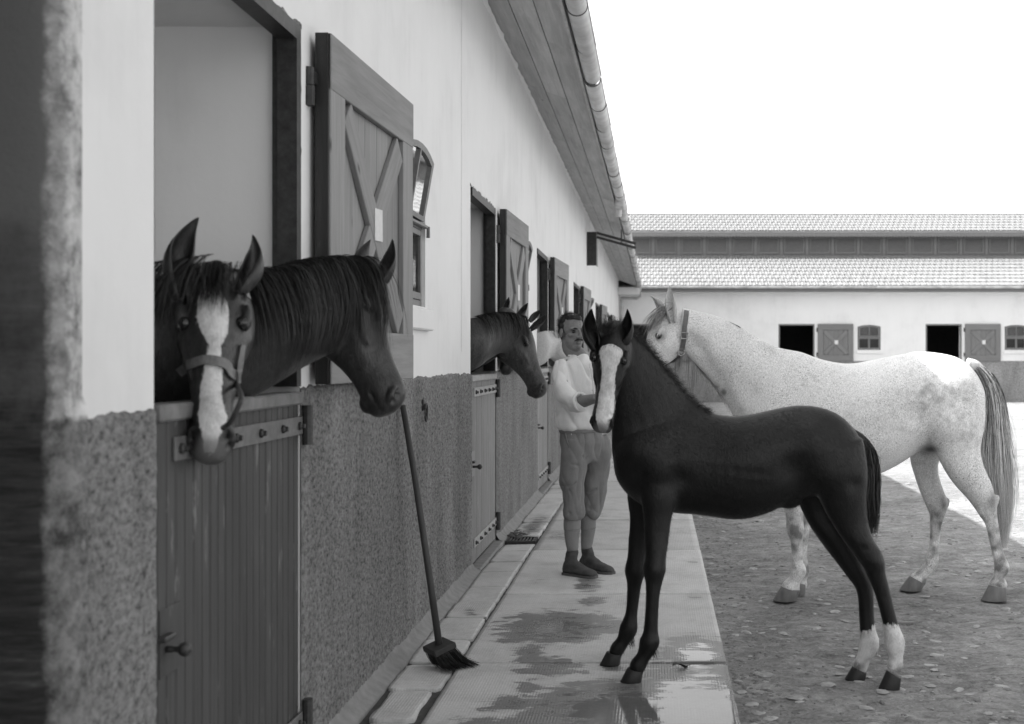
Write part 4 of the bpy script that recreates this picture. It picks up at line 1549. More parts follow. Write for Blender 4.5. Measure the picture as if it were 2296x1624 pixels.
def coat_mat(name, lo, hi, white=0.62, rough=0.5, fleck=0.0, sheen=0.0, edge=0.35, spec=0.35, skinc=None):
    """short hair coat: 'tone' 0..1 picks between lo and hi, 'white' >0.5 is a white marking with a ragged edge"""
    t = NT(name)
    co = t.coord('Object')
    hair = t.noise(t.coord('Object', (1, 1, 0.35)), 210, 3, 0.6)
    soft = t.noise(co, 9, 5, 0.6)
    tone = t.math('ADD', t.attr('tone'), t.math('MULTIPLY', t.math('SUBTRACT', soft, 0.5), 0.55))
    col = t.ramp(tone, (0.0, lo), (1.0, hi))
    col = t.scale_color(col, t.ramp(hair, (0.3, 0.72), (0.7, 1.25)))
    clump = t.noise(t.coord('Object', (1, 1, 0.4)), 62, 5, 0.7, 0.8)
    if hi < 0.2:
        col = t.scale_color(col, t.ramp(clump, (0.32, 0.55), (0.68, 1.5)))
    if fleck > 0:
        dens = t.noise(co, 4.5, 5, 0.65)
        f1 = t.ramp(t.math('ADD', t.noise(co, 150, 2, 0.5), t.math('MULTIPLY', t.math('SUBTRACT', dens, 0.5), 0.40)), (0.635, 0.0), (0.70, 0.9))
        f2 = t.ramp(t.math('ADD', t.noise(t.coord('Object', (1, 1, 0.7)), 290, 2, 0.5), t.math('MULTIPLY', t.math('SUBTRACT', dens, 0.5), 0.30)), (0.56, 0.0), (0.66, 0.6))
        k = t.math('MAXIMUM', f1, f2)
        col = t.mix(t.math('MULTIPLY', k, fleck), col, 0.10)
    wv = t.math('ADD', t.attr('white'), t.math('MULTIPLY', t.math('SUBTRACT', t.noise(t.coord('Object', (1, 1, 0.5)), 60, 4, 0.7), 0.5), edge))
    wm = t.ramp(wv, (0.44, 0.0), (0.56, 1.0))
    wcol = t.ramp(hair, (0.3, white*0.86), (0.7, white*1.06))
    wcol = t.scale_color(wcol, t.ramp(t.noise(co, 22, 6, 0.7), (0.32, 0.62), (0.55, 1.0)))
    col = t.mix(wm, col, wcol)
    skin = t.attr('skin')
    col = t.mix(t.attr('pink'), col, 0.15)
    col = t.mix(skin, col, skinc or (0.022 if hi < 0.2 else 0.09))
    t.color(col); t.rough(rough); t.spec(spec)
    if sheen > 0:
        t.b.inputs['Sheen Weight'].default_value = sheen
        t.b.inputs['Sheen Roughness'].default_value = 0.4
    t.bump(hair, 0.35, 0.003); t.bump(clump, 0.30 if hi < 0.2 else 0.12, 0.006); t.bump(t.noise(co, 28, 4, 0.6), 0.12, 0.006)
    return t.m

def put_attr(me, name, arr):
    a = me.attributes.new(name, 'FLOAT', 'POINT')
    a.data.foreach_set('value', np.clip(arr, 0, 1).astype(np.float32))

def sstep(x, a, b):
    t = np.clip((x-a)/(b-a), 0, 1)
    return t*t*(3-2*t)

def local_uvs(head, V):
    """coordinates of vertices in the head's frame"""
    D = V-np.array(head.o)
    return D@np.array(head.U)/head.L, D@np.array(head.F)/(head.L*head.deep), D@np.array(head.S)/(head.L*head.wide)

class Horse:
    """collects lofts, makes the one continuous body, then eyes, ears, hair and tack as parts"""
    def __init__(self, name, label, base, group=None, cat='horse'):
        self.root = thing(name, label, cat, base, group)
        self.parts = []
    def build(self, head, mat, voxel=0.010, iters=5, white=None, tone=None, skin=None, muscles=(), body='body', soft=None, nsoft=24):
        self.head = head; self.pale = mat in (M['coat_grey'], M['coat_white'])
        V, F, E, deg = remesh_smooth(self.parts+head.parts(), voxel, iters)
        n = len(V)
        def lap_(V):
            S = np.zeros_like(V)
            for k in range(3):
                S[:, k] = np.bincount(E[:, 0], V[E[:, 1], k], n)+np.bincount(E[:, 1], V[E[:, 0], k], n)
            return S/deg[:, None]-V
        if soft:
            wgt = soft(V)[:, None]
            for i in range(nsoft):
                V = V+0.55*wgt*lap_(V)
                V = V-0.50*wgt*lap_(V) if i % 3 else V
        N = vnormals(V, F)
        head.sculpt(V, N)
        for (c, r, d) in muscles:
            press(V, N, c, r, d)
        n = len(V)
        S = np.zeros_like(V)
        for k in range(3):
            S[:, k] = np.bincount(E[:, 0], V[E[:, 1], k], n)+np.bincount(E[:, 1], V[E[:, 0], k], n)
        V = V+0.35*(S/deg[:, None]-V)
        self.V = V; self.F = F
        self.bvh = BVHTree.FromPolygons([tuple(v) for v in V], F)
        o = ob(body, V, F, mat, self.root, True)
        z = np.zeros(n)
        u, f, s = local_uvs(head, V)
        put_attr(o.data, 'white', white(V, u, f, s) if white else z)
        put_attr(o.data, 'tone', tone(V, u, f, s) if tone else z+0.5)
        # bare dark skin at nostrils, mouth and round the eyes
        sk = np.zeros(n)
        for sg in (-1, 1):
            for (uu, ff, ss, r, a) in ((0.925, -0.050, 0.084, 0.027, 1.0), (0.898, -0.036, 0.080, 0.020, 1.0), (0.955, -0.082, 0.086, 0.022, 0.9), (0.345, -0.065, 0.172, 0.040, 0.97)):
                d2 = (u-uu)**2*(0.45 if r == 0.040 else 1.0)+(f-ff)**2+(s-sg*ss)**2
                sk = np.maximum(sk, a*np.exp(-d2/(r*r)))
            for k in range(7):
                d2 = (u-(0.86+0.02*k))**2+(f-(-0.178+0.004*k))**2+(s-sg*(0.085-0.004*k))**2
                sk = np.maximum(sk, 0.9*np.exp(-d2/(0.011**2)))
        if skin: sk = np.maximum(sk, skin(V, u, f, s))
        put_attr(o.data, 'skin', sk)
        if white: put_attr(o.data, 'pink', np.exp(-(((u-0.985)/0.065)**2+(s/0.085)**2)**2)*(f > -0.27)*0.8)
        self.body = o
        # eyes
        for sg in (-1, 1):
            dv = (head.S*sg*0.88+head.F*0.30-head.U*0.05).normalized()
            p = head.at(0.345, -0.065, sg*0.10)+dv*head.L*0.5
            loc, nor, idx, dist = self.bvh.ray_cast(p, -dv)
            if loc is None: loc, nor, idx, dist = self.bvh.find_nearest(head.at(0.345, -0.065, sg*0.18))
            nor = (nor*0.5+dv*0.5).normalized()
            r = 0.037*head.L
            Vv, Ff = ball(loc-nor*r*0.78, r)
            ob('eye', Vv, Ff, M['eye'], self.root, True)
            # lids lie on the ball, the upper one heavier
            C_ = loc-nor*r*0.78
            U = head.U; Nn = nor; T = (U-Nn*U.dot(Nn)).normalized(); B = Nn.cross(T)
            if B.dot(head.F) < 0: B = -B
            for up, th in ((1, 0.20), (-1, 0.15)):
                pts = []
                for k in range(11):
                    a = math.pi*k/10
                    d = (T*(-math.cos(a)*1.0)+B*(up*math.sin(a)*(0.62 if up > 0 else 0.70))+Nn*(0.62*math.sin(a)+0.36)).normalized()
                    pts.append(C_+d*r*1.03)
                tt = tube(pts, [r*th*0.5]+[r*th]*9+[r*th*0.5], 7)
                ob('eyelid', tt[0], tt[1], M['lid_pale'] if self.pale else M['lid'], self.root, True)
        return o
    def fur(self, mat, count, length, flow, lift=0.35, width=0.0011, keep=None):
        me = self.body.data
        V = self.V
        tri = []
        for f in self.F:
            tri.append((f[0], f[1], f[2]))
            if len(f) > 3: tri.append((f[0], f[2], f[3]))
        T = np.array(tri)
        a, b, c = V[T[:, 0]], V[T[:, 1]], V[T[:, 2]]
        nn = np.cross(b-a, c-a); ar = np.linalg.norm(nn, axis=1)
        w_ = ar.copy()
        if keep is not None: w_ = w_*keep((a+b+c)/3)
        w_ /= w_.sum()
        idx = RNG.choice(len(T), count, p=w_)
        r1 = np.sqrt(RNG.random(count)); r2 = RNG.random(count)
        p = a[idx]*(1-r1)[:, None]+b[idx]*(r1*(1-r2))[:, None]+c[idx]*(r1*r2)[:, None]
        n_ = nn[idx]/np.maximum(ar[idx], 1e-12)[:, None]
        d = flow(p)+RNG.normal(0, 0.22, (count, 3))
        d -= n_*np.sum(d*n_, axis=1)[:, None]
        d /= np.maximum(np.linalg.norm(d, axis=1), 1e-6)[:, None]
        d = d+n_*(lift*RNG.uniform(0.3, 1.4, count))[:, None]
        d /= np.linalg.norm(d, axis=1)[:, None]
        L = length*RNG.uniform(0.6, 1.35, count)
        sd = np.cross(d, n_); sd /= np.maximum(np.linalg.norm(sd, axis=1), 1e-6)[:, None]
        VV = np.empty((count, 3, 3))
        VV[:, 0] = p+sd*width*0.5-n_*0.001; VV[:, 1] = p-sd*width*0.5-n_*0.001; VV[:, 2] = p+d*L[:, None]
        VV = VV.reshape(-1, 3)
        FF = np.arange(count*3).reshape(-1, 3)
        o = ob('coat_hair', VV, FF, mat, self.root, False, kind='stuff')
        for nm in ('tone', 'white', 'skin'):
            src = np.empty(len(V), np.float32); me.attributes[nm].data.foreach_get('value', src)
            q = src[T[idx, 0]]
            put_attr(o.data, nm, np.repeat(q, 3))
        return o
    def ears(self, specs, mat, inner_hair=None):
        for sp_ in specs:
            b, t_, fr, w = sp_[:4]
            b = Vector(b)-(Vector(t_)-Vector(b))*0.24
            V, F = ear_mesh(b, t_, fr, w, sp_[4] if len(sp_) > 4 else 0.0)
            e = ob('ear', V, F, mat, self.root, True)
            nn = len(e.data.vertices)
            put_attr(e.data, 'tone', np.full(nn, 0.45)); put_attr(e.data, 'white', np.zeros(nn)); put_attr(e.data, 'skin', np.zeros(nn))

def hoof(parent, toe, heel, corf, corb, hw, side, mat):
    """toe/heel = ground points, corf/corb = coronet front and back"""
    toe, heel, corf, corb = Vector(toe), Vector(heel), Vector(corf), Vector(corb)
    side = Vector(side).normalized()
    rings = []
    for k, (q, g) in enumerate(((0, 1.0), (0.06, 1.02), (0.5, 0.94), (0.92, 0.86), (1.0, 0.80), (1.02, 0.5))):
        q2 = min(q, 1.0)
        a = toe.lerp(corf, q2); b = heel.lerp(corb, q2)
        c = (a+b)/2; h = (a-b)/2
        if q > 1: h = h*0.6
        rr = []
        for j in range(18):
            an = 2*math.pi*j/18
            ca, sa = math.cos(an), math.sin(an)
            rr.append(c+h*(ca if ca > 0 else ca*0.92)+side*hw*g*math.copysign(abs(sa)**0.85, sa))
        rings.append(rr)
    V, F = loft(rings)
    return ob('hoof', V, F, mat, parent, True)

M['mane_fuzz'] = simple('fuzzy foal mane', 0.030, 0.6, 0.4, 40, 0.0, spec=0.3)
M['lid_pale'] = simple('pale eyelid skin', 0.09, 0.5, 0.3, 60, 0.2)
M['lid'] = simple('eyelid skin', 0.02, 0.5, 0.3, 60, 0.2)
M['coat_foal'] = coat_mat('dark foal coat', 0.002, 0.0105, 0.72, 0.42, 0.0, 0.0, 0.6, 0.36)
M['coat_bay'] = coat_mat('dark bay coat', 0.004, 0.046, 0.66, 0.34, 0.0, 0.0, 0.7, 0.5)
M['coat_chestnut'] = coat_mat('brown coat', 0.02, 0.075, 0.6, 0.42, 0.0, 0.05)
M['coat_grey'] = coat_mat('flea-bitten grey coat', 0.18, 0.78, 0.66, 0.55, 0.85, 0.10)
M['coat_white'] = coat_mat('white coat', 0.36, 0.60, 0.66, 0.55, 0.0, 0.1, skinc=0.40)
def hair_mat(name, lo, hi, scale=14):
    t = NT(name)
    a = t.noise(t.coord('Object', (3, 3, 0.3)), scale, 4, 0.6)
    if name.endswith('tail hair'): a = t.math('ADD', t.attr('tone'), t.math('MULTIPLY', t.math('SUBTRACT', a, 0.5), 0.4))
    t.color(t.ramp(a, (0.35, lo), (0.65, hi))); t.rough(0.45); t.spec(0.4)
    return t.m
M['tail_grey'] = hair_mat('grey tail hair', 0.13, 0.66)
M['mane_grey'] = hair_mat('grey mane hair', 0.12, 0.50, 22)

# ================================================================== the foal
def Z6(zx, zy, Y):    # tracing coordinates of the foal -> world
    return P(1291.7+zx*0.4309, 861+zy*0.4309, Y)
FY = 5.27
KF = 0.4309*FY/FP     # metres per tracing unit
foal = Horse('foal', 'black foal with a white blaze and white hind socks on the pavement edge', (0.45, FY, GZ), cat='foal')
side = (0, 1, 0)
def fs(px, t_, b_, w_, kt=0.15, kb=0.1, dx=0, Y=FY):
    return (P(px, t_, Y), P(px+dx, b_, Y), w_, kt, kb)
rows = [fs(1376, 992, 1045, .045), fs(1384, 965, 1078, .085), fs(1410, 935, 1112, .118), fs(1450, 918, 1138, .138), fs(1500, 914, 1150, .142, .25), fs(1550, 916, 1154, .143, .35),
        fs(1593, 925, 1159, .150, .35), fs(1636, 932, 1165, .160, .25), fs(1679, 929, 1163, .164, .2), fs(1723, 920, 1150, .158, .2), fs(1760, 912, 1132, .150, .25), fs(1796, 908, 1118, .148, .3),
        fs(1840, 913, 1110, .145, .3), fs(1880, 929, 1095, .128, .3), fs(1912, 958, 1075, .098, .2), fs(1932, 990, 1050, .055, .1)]
foal.parts.append(sect_loft(rows, side))
nk = [(P(1600, 928, FY), P(1402, 1105, FY), .120, .3, .1), (P(1555, 897, FY), P(1376, 1030, FY-.01), .108, .35, .1), (P(1508, 842, FY-.04), P(1374, 965, FY-.04), .092, .4, .15),
      (P(1468, 795, FY-.09), P(1376, 900, FY-.08), .080, .4, .15), (P(1434, 758, FY-.15), P(1362, 850, FY-.10), .072, .4, .15), (P(1405, 733, FY-.21), P(1350, 810, FY-.13), .066, .4, .15), (P(1380, 728, FY-.26), P(1345, 790, FY-.17), .055, .3, .15)]
foal.parts.append(sect_loft(nk, (0.35, 0.94, 0)))
fore = (1, 0, 0)
def leg(h, rows, Y0, Y1, lat=0.85):
    out = []
    y0, y1 = rows[0][1], rows[-1][1]
    for (zx, zy, r) in rows:
        k = min(1, max(0, (zy-y0)/(y1-y0)))
        Y = Y0+(Y1-Y0)*min(1, k*1.6)
        lr = (lat*0.72 if k < 0.10 else lat) if k < 0.35 else 0.92
        out.append((Z6(zx, zy, Y), r*KF, r*KF*lr))
    h.parts.append(limb(out, fore))
NFY, FFY = 5.13, 5.41
leg(foal, [(440, 500, 115), (430, 600, 95), (424, 690, 76), (419, 800, 65), (414, 900, 54), (407, 968, 59), (404, 1035, 43), (398, 1110, 35), (393, 1200, 34), (388, 1290, 38), (382, 1343, 52), (352, 1415, 36), (322, 1465, 42), (312, 1500, 34)], NFY+.06, NFY, .62)
leg(foal, [(370, 520, 110), (350, 610, 90), (338, 700, 64), (326, 800, 56), (314, 900, 48), (307, 972, 56), (303, 1038, 40), (297, 1110, 34), (287, 1200, 33), (272, 1275, 49), (245, 1335, 36), (215, 1380, 40), (200, 1415, 32)], FFY-.06, FFY, .62)
NHY, FHY = 5.23, 5.38
leg(foal, [(1325, 330, 175), (1370, 470, 150), (1395, 600, 122), (1432, 720, 92), (1482, 825, 68), (1543, 918, 61), (1563, 990, 48), (1590, 1070, 41), (1614, 1160, 38), (1640, 1265, 40), (1658, 1345, 52), (1664, 1420, 37), (1660, 1462, 42), (1655, 1490, 34)], NHY-.03, NHY, .60)
leg(foal, [(1290, 380, 170), (1265, 530, 140), (1283, 660, 105), (1340, 775, 86), (1405, 880, 72), (1456, 965, 62), (1494, 1040, 48), (1507, 1110, 42), (1511, 1200, 40), (1518, 1285, 43), (1525, 1355, 53), (1497, 1425, 38), (1478, 1470, 41), (1470, 1495, 34)], FHY+.03, FHY, .60)
# sheath / flank fold
foal.parts.append(ellipsoid(Z6(1120, 615, FY), ((1, 0, 0.2), (0, 1, 0), (0, 0, 1)), (.055, .05, .03)))
fh = Head(P(1374, 722, 4.98), P(1343, 967, 4.93), (-0.16, -1, 0.02), wide=1.04, deep=0.98)
def foal_white(V, u, f, s):
    # blaze: star joined to a strip down to the muzzle
    c = -0.02+0.0*u
    wid = np.interp(u, [0.20, 0.235, 0.28, 0.34, 0.40, 0.48, 0.60, 0.75, 0.86, 0.93, 1.02], [0.0, 0.085, 0.106, 0.090, 0.066, 0.060, 0.062, 0.070, 0.070, 0.050, 0.02])
    b = (wid-np.abs(s-c))/0.05+0.5
    b = np.where(f > -0.16, b, 0)
    b = np.where((u > 0.15) & (u < 1.03) & (wid > 0.004), b, 0)
    w = np.clip(b, 0, 1)
    # hind socks
    zx = ((V[:, 0]*FP/V[:, 1])+VX-1291.7)/0.4309
    zy = (VY-(V[:, 2]-CAMH)*FP/V[:, 1]-861)/0.4309
    sock = np.where(zx > 1540+0*zx, (zy-1250)/90, (zy-1285)/90)+0.5
    sock = np.where((zx > 1420) & (zy > 1150), sock, 0)
    return np.clip(np.maximum(w, sock), 0, 1)
def zxy6(V):
    return ((V[:, 0]*FP/V[:, 1])+VX-1291.7)/0.4309, (VY-(V[:, 2]-CAMH)*FP/V[:, 1]-861)/0.4309
def foal_tone(V, u, f, s):
    t = 0.45+0*u
    zh = V[:, 2]
    t = t+0.30*np.exp(-((u-0.45)**2)/0.05)*(np.abs(s) < 0.25)*(f > -0.5)*(u > 0)*(u < 1)
    t = t-0.30*sstep(-zh, -0.75, -0.35)
    return t
def foal_skin(V, u, f, s):
    zx, zy = zxy6(V)
    nz_ = np.array([mnoise.noise(Vector((a*30, b*30, c*20))) for a, b, c in V])
    pas = sstep(zy, 1395, 1480)*(zx > 1380)*np.clip(0.35+0.9*nz_, 0, 0.75)
    g = ((np.abs(u-0.97)/0.05)**2+(np.abs(f+0.13)/0.06)**2)
    return np.maximum(0.6*np.exp(-g)*(np.abs(s) < 0.11), pas)
def trunk_soft(zlo, zhi, headobj, lim=0.05):
    def f(V):
        u, ff, ss = local_uvs(headobj, V)
        hd = sstep(np.hypot(np.maximum(0, np.abs(u-0.5)-0.5), np.maximum(0, np.abs(ff+0.22)-0.3))+np.abs(ss)*0.2, 0.08, 0.35)
        return sstep(V[:, 2], zlo, zhi)*hd
    return f
foal.build(fh, M['coat_foal'], 0.0062, 7, foal_white, foal_tone, foal_skin, soft=trunk_soft(0.50, 0.72, fh), nsoft=60,
           muscles=[(Z6(430, 470, FY-.15), .10, .016), (Z6(535, 500, FY-.15), .05, -.018), (Z6(500, 330, FY-.14), .045, -.010), (Z6(470, 250, FY-.12), .05, .008), (Z6(1150, 450, FY-.16), .075, -.024), (Z6(1180, 560, FY-.15), .05, -.012),
                    (Z6(1340, 400, FY-.15), .13, .014), (Z6(1270, 480, FY-.15), .06, .010), (Z6(1440, 520, FY-.12), .035, -.012), (Z6(700, 290, FY-.16), .12, -.010), (Z6(1230, 240, FY-.14), .05, .010), (Z6(1330, 215, FY-.13), .05, -.008),
                    (Z6(409, 975, NFY-.05), .03, .006), (Z6(300, 330, FY-.12), .08, .012), (Z6(330, 470, FY-.12), .05, -.012), (Z6(395, 640, NFY-.05), .04, .010), (Z6(455, 640, NFY-.05), .03, -.008),
                    (Z6(1500, 860, NHY-.05), .022, -.008), (Z6(1560, 930, NHY-.05), .025, .006), (Z6(398, 1130, NFY-.04), .014, -.004), (Z6(394, 1200, NFY-.04), .014, -.004), (Z6(1600, 1110, NHY-.04), .014, -.004)]
                   +[(Z6(640+k*62, 430+k*8, FY-.165), .022, -.0035) for k in range(8)]+[(Z6(640+k*62, 490+k*8, FY-.165), .022, -.0035) for k in range(8)])
def ear_at(h, b, t_, Yb, Yt):
    return P(b[0], b[1], Yb), P(t_[0], t_[1], Yt)
b1, t1 = ear_at(foal, (1334, 768), (1317, 694), 4.985, 4.965)
b2, t2 = ear_at(foal, (1386, 772), (1417, 697), 5.005, 4.985)
foal.ears([(b1, t1, (0.35, -1, 0.1), .076, 0.22), (b2, t2, (-0.45, -0.9, 0.1), .072, -0.22)], M['coat_foal'])
def foal_flow(p):
    d = np.zeros_like(p); d[:, 0] = 0.75; d[:, 2] = -0.65
    leg_ = p[:, 2] < 0.55
    d[leg_] = (0.1, 0, -1)
    u, f, s_ = local_uvs(fh, p)
    hd = (u > 0) & (u < 1.05) & (np.abs(s_) < 0.25) & (f > -0.5)
    d[hd] = np.array(fh.U)[None, :]
    return d
def not_face(h):
    def k(c):
        u, f, s_ = local_uvs(h, c)
        bad = (u > 0.84) & (u < 1.1) & (np.abs(s_) < 0.25)
        bad |= ((u-0.345)**2+(f+0.065)**2 < 0.07**2)
        return np.where(bad, 0.02, 1.0)
    return k
foal.fur(M['coat_foal'], 80000, 0.019, foal_flow, 0.30, 0.0010, not_face(fh))
# bristling mane along the crest, tuft between the ears
crest = crom([list(P(1384, 735, 5.02)), list(P(1405, 733, FY-.21)), list(P(1434, 758, FY-.15)), list(P(1468, 795, FY-.09)), list(P(1508, 842, FY-.04)), list(P(1555, 897, FY)), list(P(1590, 922, FY))], 8)
L_ = []
for i in range(4200):
    q = RNG.random()*(len(crest)-1.001); k = int(q)
    p = Vector(crest[k]).lerp(Vector(crest[k+1]), q-k)
    t_ = (Vector(crest[k+1])-Vector(crest[k])).normalized()
    nrm = Vector((0, 1, 0)).cross(t_).normalized()
    if nrm.z < 0: nrm = -nrm
    d = nrm*RNG.uniform(0.5, 1.0)+t_*RNG.normal(0.55, 0.35)+Vector((0, RNG.normal(0, 0.35), 0))
    Ln = RNG.uniform(0.020, 0.068)*(1-0.40*q/len(crest))
    L_.append(flow_line(p+Vector((0, RNG.normal(0, 0.012), -0.014)), d, 4, Ln/4, None, 0, 0.02, 0.10))
for i in range(700):
    p = P(1362+RNG.normal(0, 10), 742+RNG.normal(0, 6), 4.965+RNG.normal(0, 0.012))
    d = Vector((RNG.normal(-0.1, 0.45), RNG.normal(-0.35, 0.35), RNG.uniform(0.25, 1.0)))
    L_.append(flow_line(p, d, 4, RNG.uniform(0.010, 0.017), None, 0, 0.10, 0.12))
strands(L_, 0.00045, M['mane_fuzz'], 'mane', foal.root, kind='stuff')
# tail
TP = crom([list(Z6(1415, 235, FY)), list(Z6(1470, 275, FY)), list(Z6(1520, 350, FY)), list(Z6(1535, 470, FY)), list(Z6(1530, 600, FY)), list(Z6(1536, 710, FY)), list(Z6(1550, 825, FY))], 5)
tw = np.interp(np.linspace(0, 1, len(TP)), [0, .12, .4, .72, .9, 1], [.016, .028, .042, .046, .030, .012])
L_ = []
for i in range(1900):
    a = RNG.uniform(0, 2*math.pi); r = math.sqrt(RNG.random()); st_ = int(RNG.uniform(0, len(TP)*0.55)); en = int(len(TP)*RNG.uniform(0.75, 1.0))
    pts = []
    ex = RNG.normal(0, 0.4)
    for k in range(st_, max(st_+4, en), 2):
        k = min(k, len(TP)-1)
        w_ = tw[k]*(0.8+0.5*r*abs(ex)*k/len(TP))
        pts.append(Vector(TP[k])+Vector((math.cos(a)*r*w_, math.sin(a)*r*w_*0.8, 0))+Vector(RNG.normal(0, 0.0025, 3)))
    L_.append(pts)
tl = foal_tail = strands(L_, 0.0016, M['mane_dark'], 'tail', foal.root, kind='stuff')
cV, cF = tube([Vector(p) for p in TP[:20]], list(np.interp(np.linspace(0, 1, 20), [0, .3, 1], [.012, .022, .008])), 10)
ob('dock', cV, cF, M['mane_dark'], foal.root, True)
# fetlock feathers
L_ = []
for (zx, zy, Y, c) in ((412, 1385, NFY, 0), (296, 1320, FFY, 0), (1690, 1370, NHY, 1), (1560, 1380, FHY, 1)):
    for i in range(60):
        p = Z6(zx+RNG.normal(-8, 9), zy+RNG.normal(0, 16), Y+RNG.normal(0, 0.010))
        L_.append((c, flow_line(p, Vector((0.30, RNG.normal(0, 0.15), -1)), 3, RNG.uniform(0.008, 0.014), None, 0, 0.1, 0.08)))
strands([l for c, l in L_ if c == 0], 0.0012, M['mane_dark'], 'feather', foal.root, kind='stuff')
strands([l for c, l in L_ if c == 1], 0.0010, M['mane_grey'], 'feather', foal.root, kind='stuff')
def fhoof(toe, heel, cf, cb, Y, z, mat=None):
    a, b, c, d = Z6(*toe, Y), Z6(*heel, Y), Z6(*cf, Y), Z6(*cb, Y)
    dz = z-(a.z+b.z)/2
    a.z = b.z = z; c.z += dz*0.8; d.z += dz*0.8
    hoof(foal.root, a, b, c, d, 0.040, (0, 1, 0), mat or M['hoof_dark'])
fhoof((230, 1552), (345, 1545), (266, 1478), (352, 1495), NFY, 0.001)
fhoof((122, 1452), (232, 1450), (158, 1385), (240, 1400), FFY, 0.001)
fhoof((1574, 1572), (1688, 1572), (1616, 1480), (1694, 1520), NHY, GZ+0.002)
fhoof((1398, 1540), (1508, 1540), (1440, 1470), (1514, 1505), FHY, GZ+0.002)
# ================================================================== the grey mare
def hit(h, px, py):
    o = Vector((0, 0, CAMH)); d = (P(px, py, 5.0)-o).normalized()
    loc, nor, idx, dist = h.bvh.ray_cast(o, d)
    if loc is None:
        loc, nor, idx, dist = h.bvh.find_nearest(P(px, py, (h.body_y)))
    return loc
MY = 7.30
KM = MY/FP
mare = Horse('grey_mare', 'flea-bitten grey mare in a leather halter standing behind the foal', (1.2, MY, GZ), cat='horse')
mare.body_y = MY
def ms(px, t_, b_, w_, kt=0.2, kb=0.1):
    return (P(px, t_, MY), P(px, b_, MY), w_, kt, kb)
mare.parts.append(sect_loft([ms(1656, 905, 985, .07), ms(1672, 870, 1030, .13), ms(1700, 838, 1066, .175), ms(1738, 806, 1080, .200, .4), ms(1784, 786, 1086, .215, .5), ms(1838, 804, 1086, .240, .35), ms(1900, 815, 1083, .258, .2),
    ms(1960, 806, 1067, .258), ms(2010, 796, 1044, .245), ms(2060, 788, 1012, .240, .25), ms(2110, 792, 985, .232, .3), ms(2150, 803, 968, .205, .3), ms(2182, 830, 955, .160, .2), ms(2203, 868, 930, .085, .1)], side, 4, 28))
mare.parts.append(sect_loft([(P(1790, 786, MY), P(1676, 1020, MY), .135, .5, .1), (P(1738, 775, MY), P(1650, 950, MY), .125, .5, .1), (P(1690, 749, MY-.02), P(1619, 889, MY-.02), .108, .5, .15),
    (P(1654, 727, MY-.03), P(1597, 860, MY-.03), .092, .5, .2), (P(1608, 708, MY-.05), P(1572, 830, MY-.05), .080, .45, .2), (P(1563, 697, MY-.06), P(1550, 806, MY-.06), .072, .4, .2), (P(1530, 690, MY-.07), P(1528, 785, MY-.07), .064, .3, .2)], (0.12, 0.99, 0), 4, 24))
def mleg(h, rows, Y0, Y1, lat):
    y0, y1 = rows[0][1], rows[-1][1]; out = []
    for (px, py, r) in rows:
        k = (py-y0)/(y1-y0)
        Y = Y0+(Y1-Y0)*min(1, k*1.6)
        out.append((P(px, py, Y), r*KM, r*KM*((lat*0.70 if k < 0.11 else lat) if k < 0.3 else 0.9)))
    h.parts.append(limb(out, fore))
mleg(mare, [(1762, 960, 62), (1770, 1020, 50), (1776, 1075, 36), (1779, 1128, 23), (1782, 1165, 19), (1783, 1188, 19.5), (1786, 1211, 14), (1787, 1240, 12.5), (1788, 1264, 13.5), (1790, 1281, 18), (1782, 1300, 14), (1774, 1316, 20.5), (1770, 1330, 18)], 7.22, 7.13, .62)
mleg(mare, [(1778, 960, 60), (1790, 1030, 46), (1796, 1100, 28), (1798, 1150, 20), (1799, 1185, 17), (1798, 1235, 12), (1799, 1265, 14), (1798, 1284, 17), (1796, 1298, 13), (1794, 1308, 17), (1792, 1322, 14)], 7.40, 7.33, .62)
mleg(mare, [(2128, 890, 82), (2140, 950, 70), (2150, 1012, 50), (2168, 1058, 40), (2194, 1099, 32), (2209, 1131, 25), (2216, 1151, 20), (2222, 1168, 15), (2228, 1195, 13), (2236, 1236, 12.5), (2243, 1258, 14), (2246, 1274, 17), (2240, 1292, 12.5), (2238, 1308, 20), (2236, 1322, 18)], 7.19, 7.13, .66)
mleg(mare, [(2118, 900, 78), (2092, 970, 58), (2074, 1024, 36), (2077, 1060, 28), (2087, 1095, 26), (2100, 1129, 25), (2102, 1153, 19), (2098, 1175, 14), (2097, 1197, 12), (2093, 1235, 12.5), (2086, 1268, 16.5), (2070, 1286, 13.5), (2060, 1299, 19.5), (2053, 1310, 17)], 7.46, 7.45, .66)
for (px, py, Y, r) in ((2233, 1124, 7.14, .024), (2122, 1130, 7.45, .024)):   # points of hock
    mare.parts.append(ellipsoid(P(px, py, Y), ((0.3, 0, 1), (1, 0, -0.3), (0, 1, 0)), (r*1.8, r*0.8, r*0.8)))
mh = Head(P(1490, 690, 7.24), P(1402, 866, 7.16), (-0.85, -0.34, 0.42), wide=1.0, deep=1.0)
def pxy(V):
    return (V[:, 0]*FP/V[:, 1])+VX, VY-(V[:, 2]-CAMH)*FP/V[:, 1]
def seg_d(x, y, pts):
    d = np.full(x.shape, 1e9)
    for (a, b) in zip(pts[:-1], pts[1:]):
        ax, ay = a; bx, by = b
        t_ = np.clip(((x-ax)*(bx-ax)+(y-ay)*(by-ay))/((bx-ax)**2+(by-ay)**2), 0, 1)
        d = np.minimum(d, np.hypot(x-ax-t_*(bx-ax), y-ay-t_*(by-ay)))
    return d
